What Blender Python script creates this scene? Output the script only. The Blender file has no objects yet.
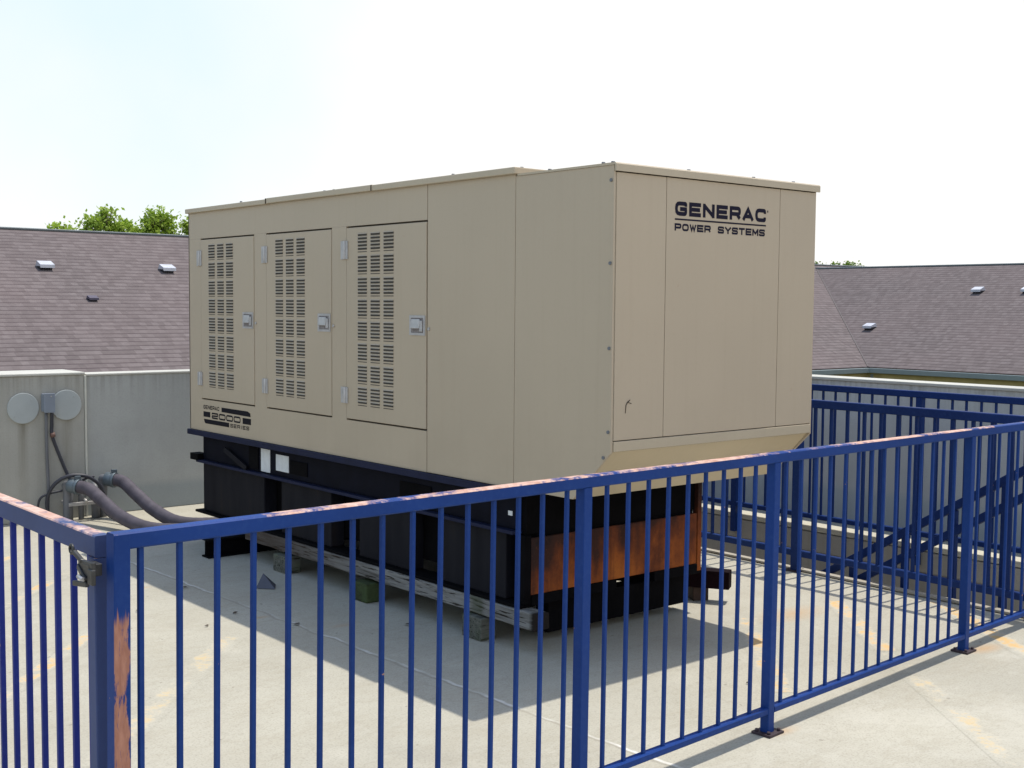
import bpy, bmesh, math, random
from mathutils import Vector, Matrix
random.seed(7)
S = bpy.context.scene
COL = S.collection

# ------------------------------------------------------------------ helpers
def tag(o, label=None, cat=None, group=None, kind=None):
    if label: o['label'] = label
    if cat: o['category'] = cat
    if group: o['group'] = group
    if kind: o['kind'] = kind
    return o

def empty(name, loc, label, cat, group=None, rz=0):
    o = bpy.data.objects.new(name, None); COL.objects.link(o)
    o.location = loc; o.rotation_euler = (0, 0, rz); o.empty_display_size = .2
    return tag(o, label, cat, group)

def origin_of(p):
    v = Vector((0, 0, 0))
    while p is not None:
        v = v + Vector(p.location); p = p.parent
    return v

class MB:
    """collects shapes in world coordinates, links them as ONE object"""
    def __init__(s): s.bm = bmesh.new(); s.uv = None
    def poly(s, pts):
        vs = [s.bm.verts.new(p) for p in pts]; return s.bm.faces.new(vs)
    def box(s, x0, x1, y0, y1, z0, z1):
        v = [s.bm.verts.new((x, y, z)) for x in (x0, x1) for y in (y0, y1) for z in (z0, z1)]
        for f in ((0,1,3,2),(4,6,7,5),(0,4,5,1),(2,3,7,6),(0,2,6,4),(1,5,7,3)):
            s.bm.faces.new([v[i] for i in f])
        return s
    def obox(s, c, hx, hy, hz, rz=0, rx=0, ry=0):
        M = Matrix.Translation(c) @ Matrix.Rotation(rz, 4, 'Z') @ Matrix.Rotation(ry, 4, 'Y') @ Matrix.Rotation(rx, 4, 'X')
        v = [s.bm.verts.new(M @ Vector((x*hx, y*hy, z*hz))) for x in (-1, 1) for y in (-1, 1) for z in (-1, 1)]
        for f in ((0,1,3,2),(4,6,7,5),(0,4,5,1),(2,3,7,6),(0,2,6,4),(1,5,7,3)):
            s.bm.faces.new([v[i] for i in f])
        return s
    def bar(s, a, b, w, h):
        a = Vector(a); b = Vector(b); d = (b-a); L = d.length; d.normalize()
        up = Vector((0, 0, 1)) if abs(d.z) < .99 else Vector((0, 1, 0))
        sd = d.cross(up).normalized(); u = sd.cross(d).normalized()
        v = []
        for p in (a, b):
            for i, j in ((-1,-1),(1,-1),(1,1),(-1,1)):
                v.append(s.bm.verts.new(p + sd*(i*w/2) + u*(j*h/2)))
        for f in ((0,1,2,3),(7,6,5,4),(0,4,5,1),(1,5,6,2),(2,6,7,3),(3,7,4,0)):
            s.bm.faces.new([v[i] for i in f])
        return s
    def prism(s, prof, axis, a, b):
        """prof: list of 2D pts in the plane normal to axis"""
        def P(p, t):
            return {'x': (t, p[0], p[1]), 'y': (p[0], t, p[1]), 'z': (p[0], p[1], t)}[axis]
        A = [s.bm.verts.new(P(p, a)) for p in prof]; B = [s.bm.verts.new(P(p, b)) for p in prof]
        s.bm.faces.new(A); s.bm.faces.new(B[::-1])
        n = len(prof)
        for i in range(n): s.bm.faces.new([A[i], B[i], B[(i+1) % n], A[(i+1) % n]])
        return s
    def tube(s, pts, r, n=10, cap=True):
        pts = [Vector(p) for p in pts]; rings = []
        rr = r if isinstance(r, (list, tuple)) else [r]*len(pts)
        t0 = (pts[1]-pts[0]).normalized()
        up = Vector((0, 0, 1)) if abs(t0.z) < .9 else Vector((0, 1, 0))
        sd = t0.cross(up).normalized()
        for i, p in enumerate(pts):
            t = (pts[min(i+1, len(pts)-1)] - pts[max(i-1, 0)]).normalized()
            sd = (sd - t*sd.dot(t)).normalized(); u = t.cross(sd)
            rings.append([s.bm.verts.new(p + (sd*math.cos(2*math.pi*k/n) + u*math.sin(2*math.pi*k/n))*rr[i]) for k in range(n)])
        for a, b in zip(rings, rings[1:]):
            for k in range(n):
                f = s.bm.faces.new([a[k], a[(k+1) % n], b[(k+1) % n], b[k]]); f.smooth = True
        if cap:
            s.bm.faces.new(rings[0][::-1]); s.bm.faces.new(rings[-1])
        return s
    def cyl(s, a, b, r, n=16): return s.tube([a, b], r, n)
    def build(s, name, mat, parent=None, bevel=0, seg=2, org=None):
        bmesh.ops.recalc_face_normals(s.bm, faces=s.bm.faces[:])
        o0 = origin_of(parent) if parent is not None else Vector((0, 0, 0))
        loc = Vector(org) if org is not None else None
        sh = loc if loc is not None else o0
        for v in s.bm.verts: v.co -= sh
        me = bpy.data.meshes.new(name); s.bm.to_mesh(me); s.bm.free()
        o = bpy.data.objects.new(name, me); COL.objects.link(o)
        if mat: me.materials.append(mat)
        if parent is not None: o.parent = parent
        if loc is not None: o.location = loc - o0
        if bevel:
            m = o.modifiers.new('b', 'BEVEL'); m.width = bevel; m.segments = seg; m.limit_method = 'ANGLE'; m.angle_limit = math.radians(35)
        return o

def smooth_path(pts, n=8):
    pts = [Vector(p) for p in pts]; out = []
    P = [pts[0]*2-pts[1]] + pts + [pts[-1]*2-pts[-2]]
    for i in range(1, len(P)-2):
        for k in range(n):
            t = k/n; a, b, c, d = P[i-1], P[i], P[i+1], P[i+2]
            out.append(.5*((2*b)+(c-a)*t+(2*a-5*b+4*c-d)*t*t+(3*b-a-3*c+d)*t**3))
    out.append(pts[-1]); return out

# ------------------------------------------------------------------ materials
class NT:
    def __init__(s, name):
        s.m = bpy.data.materials.new(name); s.m.use_nodes = True
        s.t = s.m.node_tree; s.n = s.t.nodes; s.l = s.t.links
        s.b = s.n['Principled BSDF']
        s.geo = s.n.new('ShaderNodeNewGeometry')
    def add(s, typ, **kw):
        nd = s.n.new(typ)
        for k, v in kw.items():
            if k in nd.inputs.keys(): s.set(nd.inputs[k], v)
            else: setattr(nd, k, v)
        return nd
    def set(s, inp, v):
        if isinstance(v, bpy.types.NodeSocket): s.l.new(v, inp)
        else: inp.default_value = v
    def pos(s): return s.geo.outputs['Position']
    def mapv(s, vec, scale=(1,1,1), rot=(0,0,0), loc=(0,0,0)):
        m = s.n.new('ShaderNodeMapping'); s.l.new(vec, m.inputs['Vector'])
        m.inputs['Scale'].default_value = scale; m.inputs['Rotation'].default_value = rot; m.inputs['Location'].default_value = loc
        return m.outputs['Vector']
    def noise(s, vec, scale, detail=4, rough=.55, out='Fac'):
        n = s.n.new('ShaderNodeTexNoise'); s.l.new(vec, n.inputs['Vector'])
        n.inputs['Scale'].default_value = scale; n.inputs['Detail'].default_value = detail; n.inputs['Roughness'].default_value = rough
        return n.outputs[out]
    def ramp(s, fac, stops):
        r = s.n.new('ShaderNodeValToRGB'); s.set(r.inputs['Fac'], fac)
        e = r.color_ramp.elements
        while len(e) < len(stops): e.new(.5)
        for el, (p, c) in zip(e, stops):
            el.position = p; el.color = (c, c, c, 1) if isinstance(c, (int, float)) else (*c, 1)
        return r.outputs['Color']
    def mix(s, fac, a, b, mode='MIX'):
        m = s.n.new('ShaderNodeMix'); m.data_type = 'RGBA'; m.blend_type = mode
        s.set(m.inputs[0], fac)
        for i, v in ((6, a), (7, b)):
            if isinstance(v, tuple): v = (*v, 1) if len(v) == 3 else v
            s.set(m.inputs[i], v)
        return m.outputs[2]
    def math(s, op, a, b=0, c=0, clamp=False):
        m = s.n.new('ShaderNodeMath'); m.operation = op; m.use_clamp = clamp
        s.set(m.inputs[0], a); s.set(m.inputs[1], b); s.set(m.inputs[2], c); return m.outputs[0]
    def sep(s, vec):
        m = s.n.new('ShaderNodeSeparateXYZ'); s.l.new(vec, m.inputs[0]); return m.outputs
    def line(s, v, c, w, soft):
        """1 inside |v-c|<w, falling to 0 over soft"""
        d = s.math('ABSOLUTE', s.math('SUBTRACT', v, c))
        return s.math('SUBTRACT', 1, s.math('DIVIDE', s.math('SUBTRACT', d, w), soft, clamp=True), clamp=True)
    def bump(s, h, strength=.3, dist=.01):
        b = s.n.new('ShaderNodeBump'); s.set(b.inputs['Height'], h)
        b.inputs['Strength'].default_value = strength; b.inputs['Distance'].default_value = dist
        s.l.new(b.outputs[0], s.b.inputs['Normal'])
    def fin(s, col, rough=.7, metal=0, spec=.4):
        if isinstance(col, tuple): col = (*col, 1)
        s.set(s.b.inputs['Base Color'], col); s.set(s.b.inputs['Roughness'], rough)
        s.b.inputs['Metallic'].default_value = metal; s.b.inputs['Specular IOR Level'].default_value = spec
        return s.m

def simple(name, c, rough=.6, metal=0, var=.12, scale=6, spec=.4):
    t = NT(name); n = t.noise(t.pos(), scale, 5)
    col = t.mix(t.ramp(n, [(.3, 0.), (.7, 1.)]), tuple(x*(1-var) for x in c), tuple(min(1, x*(1+var)) for x in c))
    t.bump(n, .05, .005)
    return t.fin(col, rough, metal, spec)

# paint of the generator: tan enamel, faint waviness, dust and water streaks
def tan_paint(name, c=(.425, .351, .260), warm=0):
    t = NT(name); p = t.pos()
    big = t.noise(p, .9, 3); fine = t.noise(p, 45, 3)
    st = t.noise(t.mapv(p, (9, 9, .35)), 3, 5, .6)
    col = t.mix(t.ramp(big, [(.3, 0.), (.7, 1.)]), tuple(x*.955 for x in c), tuple(x*1.035 for x in c))
    zz = t.sep(p)[2]; col = t.mix(t.math('MULTIPLY', t.math('MULTIPLY', t.math('SUBTRACT', 1, t.math('DIVIDE', t.math('SUBTRACT', zz, .77), .5, clamp=True)), t.ramp(t.noise(p, 4, 5, .65), [(.4, 0.), (.65, 1.)])), .16), col, (.30, .24, .17))
    col = t.mix(t.math('MULTIPLY', t.ramp(st, [(.52, 0.), (.8, 1.)]), .17), col, (c[0]*.80, c[1]*.77, c[2]*.70))
    col = t.mix(t.math('MULTIPLY', t.ramp(fine, [(.55, 0.), (.75, 1.)]), .10), col, (c[0]*.8, c[1]*.8, c[2]*.78))
    # rust freckles, sparse
    fr = t.noise(p, 16, 2, .5); col = t.mix(t.math('MULTIPLY', t.ramp(fr, [(.77, 0.), (.80, 1.)]), .18), col, (.30, .17, .09))
    t.bump(t.math('ADD', t.math('MULTIPLY', t.noise(p, 1.7, 2), 1.0), t.math('MULTIPLY', fine, .02)), .12, .03)
    return t.fin(col, .42, 0, .4)
M_TAN = tan_paint('tan_enamel'); M_TAN_CAP = tan_paint('tan_enamel_trim', (.435, .366, .268))
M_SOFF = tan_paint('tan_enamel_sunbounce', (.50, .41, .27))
M_SEAM = simple('seam_shadow', (.06, .045, .03), .8)
M_DARKSLOT = simple('louvre_dark', (.055, .05, .045), .9)
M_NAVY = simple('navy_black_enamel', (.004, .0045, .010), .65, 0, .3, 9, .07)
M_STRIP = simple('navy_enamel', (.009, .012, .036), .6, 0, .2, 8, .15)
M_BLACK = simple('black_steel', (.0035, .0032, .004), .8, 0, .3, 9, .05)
M_INK = simple('navy_ink', (.008, .007, .022), .6, 0, .05, 6, .12)
M_INK2 = simple('black_ink', (.006, .005, .010), .6, 0, .05, 6, .12)
M_GALV = simple('galvanised_steel', (.44, .43, .43), .42, .45, .12, 30)
M_BOLT = simple('dull_bolt', (.16, .17, .19), .5, .3, .1)
M_STICKER = simple('white_sticker', (.60, .62, .64), .4, 0, .08, 25)
M_RECESS = simple('latch_recess_grey', (.19, .17, .17), .5, 0, .3, 60)  # darkened grey for the recess inside the latch frame

def rust_mat():
    t = NT('rusted_plate'); p = t.pos()
    n = t.noise(t.mapv(p, (1, 1, .8)), 2.6, 7, .62); n2 = t.noise(t.mapv(p, (4, 4, 1.1)), 3, 5, .6)
    n = t.math('ADD', t.math('MULTIPLY', n, .75), t.math('MULTIPLY', n2, .25))
    n = t.math('ADD', n, t.math('MULTIPLY', t.math('SUBTRACT', t.sep(p)[0], 4.25), .07))
    n = t.math('SUBTRACT', n, t.math('MULTIPLY', t.math('SUBTRACT', t.sep(p)[2], .36), .45))
    col = t.ramp(n, [(.30, (.008, .005, .006)), (.42, (.040, .011, .006)), (.50, (.13, .030, .007)), (.59, (.27, .068, .010)), (.73, (.40, .12, .018)), (.86, (.07, .022, .012))])
    run = t.noise(t.mapv(p, (26, 26, 1.3)), 1.0, 5, .65); sp = t.noise(p, 55, 4, .7)
    col = t.mix(t.math('MULTIPLY', t.ramp(run, [(.52, 0.), (.70, 1.)]), .35), col, (.022, .009, .007))
    col = t.mix(t.math('MULTIPLY', t.ramp(sp, [(.55, 0.), (.70, 1.)]), .4), col, (.05, .018, .010))
    col = t.mix(t.math('MULTIPLY', t.ramp(sp, [(.30, 1.), (.40, 0.)]), .12), col, (.30, .13, .05))
    t.bump(n, .3, .006); return t.fin(col, .75, 0, .25)
M_RUST = rust_mat()
def tank_mat():
    t = NT('weathered_tank_enamel'); p = t.pos()
    n = t.noise(t.mapv(p, (3, 3, .6)), 3, 5)
    col = t.ramp(n, [(.3, (.006, .006, .010)), (.6, (.012, .012, .016)), (.85, (.024, .017, .014))])
    return t.fin(col, .6, 0, .08)
M_TANK = tank_mat()

def concrete(name, c, streak=.35, lines=False, moist=None, stains=()):
    t = NT(name); p = t.pos(); X, Y, Z = t.sep(p)
    big = t.noise(p, .7, 5, .6); mid = t.noise(p, 5, 6, .65); fine = t.noise(p, 90, 3, .6)
    col = t.mix(t.ramp(big, [(.3, 0.), (.7, 1.)]), tuple(x*.86 for x in c), tuple(min(1, x*1.10) for x in c))
    col = t.mix(t.math('MULTIPLY', t.ramp(mid, [(.45, 0.), (.7, 1.)]), .35), col, tuple(x*.80 for x in c))
    col = t.mix(t.math('MULTIPLY', t.ramp(fine, [(.5, 0.), (.7, 1.)]), .30), col, tuple(x*.70 for x in c))
    if streak:
        st = t.noise(t.mapv(p, (8, 8, .35)), 1.4, 5, .65)
        col = t.mix(t.math('MULTIPLY', t.ramp(st, [(.46, 0.), (.72, 1.)]), streak), col, (c[0]*.62, c[1]*.60, c[2]*.52))
        if lines:   # dirt running from the coping
            st2 = t.noise(t.mapv(p, (22, 22, .5)), 1.2, 4, .6)
            g = t.math('DIVIDE', t.math('SUBTRACT', Z, .78), .32, clamp=True)
            col = t.mix(t.math('MULTIPLY', t.math('MULTIPLY', t.ramp(st2, [(.42, 0.), (.66, 1.)]), t.math('POWER', g, 1.6)), .5), col, (.17, .16, .135))
    if moist is not None:
        g = t.math('SUBTRACT', 1, t.math('DIVIDE', t.math('SUBTRACT', t.math('ADD', Z, t.math('MULTIPLY', mid, .05)), moist), .06, clamp=True))
        col = t.mix(t.math('MULTIPLY', g, .45), col, (c[0]*.55, c[1]*.66, c[2]*.74))
    for sx, zt, w in stains:
        wob = t.math('MULTIPLY', t.math('SUBTRACT', t.noise(t.mapv(p, (1, 1, 3)), 2, 3), .5), .05)
        ln = t.line(t.math('ADD', X, wob), sx, w*.25, w)
        below = t.math('MULTIPLY', t.math('LESS_THAN', Z, zt), t.math('DIVIDE', Z, zt, clamp=True))
        br = t.ramp(t.noise(t.mapv(p, (20, 20, 2)), 1, 4), [(.3, .3), (.6, 1.)])
        col = t.mix(t.math('MULTIPLY', t.math('MULTIPLY', t.math('MULTIPLY', ln, below), br), .7), col, (.16, .145, .11))
    t.bump(t.math('ADD', mid, t.math('MULTIPLY', fine, .4)), .25, .008)
    return t.fin(col, .88, 0, .25)

def deck_mat(name, paint=None):
    t = NT(name); p = t.pos(); X, Y, Z = t.sep(p)
    c = (.392, .372, .312)
    big = t.noise(p, .55, 5, .6); mid = t.noise(p, 3.2, 7, .68); fine = t.noise(p, 120, 3, .6); fine2 = t.noise(p, 38, 4, .6)
    col = t.mix(t.ramp(big, [(.32, 0.), (.7, 1.)]), tuple(x*.88 for x in c), tuple(x*1.08 for x in c))
    col = t.mix(t.math('MULTIPLY', t.ramp(mid, [(.46, 0.), (.72, 1.)]), .40), col, (.33, .30, .235))
    col = t.mix(t.math('MULTIPLY', t.ramp(mid, [(.28, 1.), (.42, 0.)]), .35), col, (.53, .50, .43))
    col = t.mix(t.math('MULTIPLY', t.ramp(fine2, [(.5, 0.), (.72, 1.)]), .28), col, (.27, .245, .20))
    col = t.mix(t.math('MULTIPLY', t.ramp(fine, [(.50, 0.), (.66, 1.)]), .45), col, (.21, .195, .165))
    cr = t.noise(t.mapv(p, (1, 1, 1), (0, 0, .6)), 1.7, 8, .62)
    col = t.mix(t.math('MULTIPLY', t.ramp(cr, [(.493, 0.), (.5, 1.), (.507, 0.)]), .22), col, (.20, .18, .14))
    oil = t.noise(p, 1.3, 3, .5); col = t.mix(t.math('MULTIPLY', t.ramp(oil, [(.62, 0.), (.72, 1.)]), .22), col, (.22, .20, .17))
    # dark freckles
    fk = t.noise(p, 24, 1, .4); col = t.mix(t.math('MULTIPLY', t.ramp(fk, [(.76, 0.), (.79, 1.)]), .6), col, (.14, .125, .10))
    # control joint with pale efflorescence running along the generator
    wob = t.math('MULTIPLY', t.math('SUBTRACT', t.noise(p, 4.5, 3), .5), .07)
    drift = t.math('MULTIPLY', Y, -.030)
    jx = t.math('SUBTRACT', t.math('SUBTRACT', X, drift), t.math('ADD', 3.235, wob))
    j = t.line(jx, 0., .004, .007)
    jb = t.ramp(t.noise(t.mapv(p, (3, 1, 1)), 3.0, 4), [(.40, .1), (.58, 1.)])
    jy = t.math('LESS_THAN', Y, 8.2)
    col = t.mix(t.math('MULTIPLY', t.math('MULTIPLY', j, jb), t.math('MULTIPLY', jy, .6)), col, (.70, .69, .66))
    jd = t.line(jx, -.014, .004, .006)
    col = t.mix(t.math('MULTIPLY', jd, .4), col, (.2, .18, .15))
    # long damp tide marks
    rng = t.noise(t.mapv(p, (.6, 1.6, 1)), 1.3, 6, .7)
    col = t.mix(t.math('MULTIPLY', t.ramp(rng, [(.47, 0.), (.50, .8), (.53, 0.)]), .28), col, (.29, .26, .20))
    # rust bleed near the tank and at the posts
    for (sx, sy, r, a) in ((5.25, 3.93, .30, .50), (3.75, 2.84, .10, .55), (5.42, 2.95, .16, .65), (3.25, 5.2, .10, .30), (3.0, 5.6, .07, .4), (2.8, 6.6, .06, .4)):
        d = t.math('SQRT', t.math('ADD', t.math('POWER', t.math('SUBTRACT', X, sx), 2), t.math('POWER', t.math('MULTIPLY', t.math('SUBTRACT', Y, sy), 2.2), 2)))
        d = t.math('ADD', d, t.math('MULTIPLY', t.math('SUBTRACT', mid, .5), r*1.1))
        k = t.math('SUBTRACT', 1, t.math('DIVIDE', d, r, clamp=True))
        col = t.mix(t.math('MULTIPLY', k, a), col, (.42, .24, .10))
    # pale drip lines on the walkway side
    dw = t.noise(t.mapv(p, (1, 1, 1), (0, 0, .5)), 1.1, 6, .75)
    wk = t.math('LESS_THAN', Y, 2.86)
    col = t.mix(t.math('MULTIPLY', t.math('MULTIPLY', t.ramp(dw, [(.50, 0.), (.62, 1.)]), wk), .18), col, (.58, .56, .50))
    if paint:
        wn = t.noise(p, paint[3], 6, .7); wn2 = t.noise(p, 40, 3)
        w = t.math('ADD', t.math('MULTIPLY', wn, .75), t.math('MULTIPLY', wn2, .25))
        vv = t.sep(t.n.new('ShaderNodeUVMap').outputs[0])[1]
        ed = t.math('MULTIPLY', t.math('ABSOLUTE', t.math('SUBTRACT', vv, .5)), 2)
        w = t.math('SUBTRACT', w, t.math('MULTIPLY', t.math('POWER', ed, 5), .45))
        col = t.mix(t.math('MULTIPLY', t.ramp(w, [(paint[1], 0.), (paint[1]+.09, 1.)]), paint[2]*.8), col, (.50, .46, .37))
        col = t.mix(t.math('MULTIPLY', t.ramp(w, [(paint[1]+.05, 0.), (paint[1]+.13, 1.)]), paint[2]*.9), col, paint[0])
    t.bump(t.math('ADD', t.math('MULTIPLY', mid, 1.), t.math('MULTIPLY', fine2, .35)), .22, .008)
    return t.fin(col, .9, 0, .22)
M_DECK = deck_mat('deck_concrete')
M_YEL = deck_mat('worn_yellow_paint', ((.58, .34, .095), .43, .76, 4.0))
M_YEL2 = deck_mat('faded_yellow_paint', ((.54, .38, .16), .46, .58, 4.0))
M_WALL = concrete('parapet_concrete', (.365, .375, .365), .07, True, .20, ((4.9, 1.0, .02),))
M_PILL = concrete('pillar_concrete', (.36, .355, .325), .22, True, None, ((2.955, .74, .035), (3.275, .75, .04), (2.62, .9, .03)))
M_WALLR = concrete('far_parapet_concrete', (.47, .485, .49), .14, True, .26)
M_COPE = concrete('coping_concrete', (.46, .455, .42), .15)
M_KERB = concrete('kerb_concrete', (.50, .47, .38), .1)
M_SHAFT = concrete('stairwell_concrete', (.36, .33, .28), .4)
M_STEP = concrete('step_concrete', (.36, .34, .28), .2)
M_CAULK = simple('caulk', (.50, .50, .45), .8)
M_DISC = simple('cover_grey', (.36, .39, .395), .55, 0, .04, 12)
M_JBOX = simple('electrical_box_grey', (.20, .23, .28), .5, 0, .06)
M_PVC = simple('grey_conduit', (.12, .125, .14), .5)
M_HOSE = simple('hose_grey', (.076, .068, .084), .6, 0, .18, 14, .2)
M_CABLE = simple('cable_black', (.03, .032, .045), .5)
M_FIT = simple('fitting_metal', (.115, .145, .17), .45, .4)

def blue_paint(name, c=(.0075, .037, .180), wear_top=True, patch=None, wear=.5):
    t = NT(name); p = t.pos(); X, Y, Z = t.sep(p)
    n = t.noise(p, 2.4, 4); f = t.noise(p, 60, 4, .6)
    col = t.mix(t.ramp(n, [(.3, 0.), (.7, 1.)]), tuple(x*.85 for x in c), tuple(x*1.12 for x in c))
    # chalking
    col = t.mix(t.math('MULTIPLY', t.ramp(f, [(.5, 0.), (.75, 1.)]), .10), col, (.06, .13, .30))
    nz = t.sep(t.geo.outputs['True Normal'])[2]
    primer = t.mix(t.ramp(t.noise(p, 30, 4), [(.35, 0.), (.65, 1.)]), (.44, .25, .19), (.60, .42, .36))
    ch = t.noise(p, 26, 3, .6)
    chips = t.ramp(ch, [(.735, 0.), (.75, 1.)])
    col = t.mix(t.math('MULTIPLY', chips, .8), col, (.36, .20, .14))
    if wear_top:
        up = t.math('GREATER_THAN', nz, .6)
        w = t.noise(t.mapv(p, (1, 1, 1)), 2.1, 5, .6)
        w2 = t.noise(p, 24, 5, .7)
        ww = t.math('ADD', t.math('MULTIPLY', w, .7), t.math('MULTIPLY', w2, .3))
        k = t.ramp(ww, [(wear-.03, 0.), (wear+.03, 1.)])
        col = t.mix(t.math('MULTIPLY', up, k), col, primer)
        # the rubbed upper edge
        ed = t.math('MULTIPLY', t.math('GREATER_THAN', t.math('ADD', Z, t.math('MULTIPLY', X, .0095)), 1.1075), t.ramp(ww, [(wear+.00, 0.), (wear+.05, 1.)]))
        col = t.mix(t.math('MULTIPLY', ed, .85), col, primer)
    if patch:
        z1, xc, hw = patch
        w = t.noise(t.mapv(p, (70, 70, 14)), 1.0, 7, .75)
        zw = t.noise(t.mapv(p, (110, 110, 3)), 1.0, 3, .6)
        zl = t.math('DIVIDE', t.math('SUBTRACT', t.math('ADD', z1, t.math('MULTIPLY', t.math('SUBTRACT', zw, .5), .14)), Z), .02, clamp=True)
        xl = t.line(X, xc, hw*.35, hw*.75)
        lowz = t.math('MULTIPLY', t.line(Z, .72, .02, .05), -.16)
        k = t.ramp(t.math('ADD', t.math('ADD', t.math('MULTIPLY', xl, .42), lowz), t.math('MULTIPLY', w, .75)), [(.56, 0.), (.63, 1.)])
        fr = t.math('LESS_THAN', t.sep(t.geo.outputs['True Normal'])[1], -.5)
        pc = t.mix(t.ramp(t.noise(t.mapv(p, (90, 90, 20)), 1.0, 5), [(.35, 0.), (.7, 1.)]), (.30, .135, .095), (.42, .21, .15))
        sc = t.ramp(t.noise(t.mapv(p, (240, 240, 30)), 1.0, 4, .6), [(.60, 0.), (.66, 1.)])
        pc = t.mix(t.math('MULTIPLY', sc, .6), pc, c)
        col = t.mix(t.math('MULTIPLY', t.math('MULTIPLY', k, zl), fr), col, pc)
    t.bump(f, .04, .002)
    return t.fin(col, .5, 0, .15)
M_BLUE = blue_paint('blue_enamel', wear_top=False)
M_BLUE_TOP = blue_paint('blue_enamel_rubbed', wear=.505)
M_BLUE_GATE = blue_paint('blue_enamel_gate', (.045, .066, .165), wear=.47)
M_BLUE_GBAR = blue_paint('blue_enamel_gate_bar', (.013, .024, .18), wear_top=False)
M_BLUE_POST = blue_paint('blue_enamel_worn_post', wear_top=True, wear=.9, patch=(.92, 1.0645, .028))
M_BLUE_FAR = blue_paint('blue_enamel_far', (.006, .024, .115), wear_top=False)
M_PLATE = simple('rusty_base_plate', (.05, .035, .045), .6, .3, .4, 30)
M_LATCH = simple('latch_iron', (.055, .055, .055), .45, .6, .2, 40)

def wood(name, a, b, axis=1, green=0.):
    t = NT(name); p = t.pos()
    sc = [18, 18, 18]; sc[axis] = 1.1
    g = t.noise(t.mapv(p, tuple(sc)), 2.4, 6, .7); g2 = t.noise(t.mapv(p, tuple(sc)), 5.5, 4, .6)
    col = t.ramp(g, [(.3, a), (.6, b)])
    col = t.mix(t.ramp(g2, [(.56, 0.), (.62, 1.)]), col, (.025, .02, .016))
    if green:
        col = t.mix(t.math('MULTIPLY', t.ramp(t.noise(p, 7, 4), [(.45, 0.), (.6, 1.)]), green), col, (.07, .10, .04))
    if name == 'weathered_timber':
        yy = t.sep(p)[1]
        col = t.mix(t.math('MULTIPLY', t.math('DIVIDE', t.math('SUBTRACT', yy, 5.3), 1.3, clamp=True), .75), col, (.045, .026, .016))
        col = t.mix(t.math('MULTIPLY', t.line(t.math('ADD', yy, t.math('MULTIPLY', t.math('SUBTRACT', g, .5), .12)), 4.60, .03, .04), .6), col, (.05, .06, .03))
        col = t.mix(t.line(t.math('ADD', yy, t.math('MULTIPLY', t.math('SUBTRACT', g2, .5), .05)), 4.155, .022, .03), col, (.018, .014, .012))
    t.bump(g, .7, .008); return t.fin(col, .9, 0, .15)
M_WOOD = wood('weathered_timber', (.09, .085, .078), (.235, .23, .22))
M_BLOCK = wood('treated_block', (.055, .058, .048), (.14, .14, .12), 0, .4)
M_BLOCKG = wood('mossy_block', (.018, .022, .012), (.045, .055, .026), 0, .6)
M_BEAM = simple('dark_red_beam', (.007, .0025, .004), .7, 0, .3, 12, .05)

# ------------------------------------------------------------------ setting: ground far below, deck
mb = MB(); mb.poly([(-700, -700, -6.5), (700, -700, -6.5), (700, 700, -6.5), (-700, 700, -6.5)])
t = NT('ground_mix'); n = t.noise(t.pos(), .05, 6, .6)
tag(mb.build('ground', t.fin(t.ramp(n, [(.42, (.055, .08, .03)), (.56, (.10, .12, .05)), (.62, (.06, .06, .06))]), .95)), kind='structure')

HX0, HX1, HY0, HY1 = 6.165, 7.29, 2.95, 8.9      # stairwell opening
WX, WY = 7.80, 9.12                              # parapet inner faces
mb = MB()
x0, x1, y0, y1 = -16., WX + .2, -16., WY + .2
def slab(a, b, c, d): mb.poly([(a, c, 0), (b, c, 0), (b, d, 0), (a, d, 0)])
slab(x0, HX0, y0, y1); slab(HX0, HX1, y0, HY0); slab(HX0, HX1, HY1, y1); slab(HX1, x1, y0, y1)
for a, b in (((x0, y0), (x1, y0)), ((x1, y0), (x1, y1)), ((x1, y1), (x0, y1)), ((x0, y1), (x0, y0))):
    mb.poly([(*a, 0), (*b, 0), (*b, -6.5), (*a, -6.5)])
tag(mb.build('deck', M_DECK), kind='structure')
# stairwell shaft: faces of the slab and the floor below
mb = MB()
for a, b in (((HX0, HY0), (HX1, HY0)), ((HX1, HY1), (HX0, HY1)), ((HX0, HY1), (HX0, HY0))):
    mb.poly([(*a, -.002), (*b, -.002), (*b, -3.2), (*a, -3.2)])
mb.poly([(HX0, HY0, -3.2), (HX1, HY0, -3.2), (HX1, HY1, -3.2), (HX0, HY1, -3.2)])
tag(mb.build('stairwell', M_SHAFT), kind='structure')
mb = MB()
for k, (za, zb, d) in enumerate(((-.14, -.002, .0), (-.145, -.30, .012), (-.305, -.46, .0), (-.465, -.62, .012), (-.625, -3.2, .0))):
    mb.box(HX1+d+.001, HX1+.09, HY0, HY1, min(za, zb), max(za, zb))
mb.build('stairwell_facing', M_SHAFT)['kind'] = 'structure'
mb = MB(); mb.box(HX1+.002, HX1+.14, HY0-.4, HY1, .0045, .045)
tag(mb.build('kerb', M_KERB, bevel=.006), kind='structure')
mb = MB(); mb.box(HX0-.045, HX0+.004, HY0, HY1, .0045, .018)
tag(mb.build('stairwell_edge_strip', M_SHAFT, bevel=.003), kind='structure')

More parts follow.
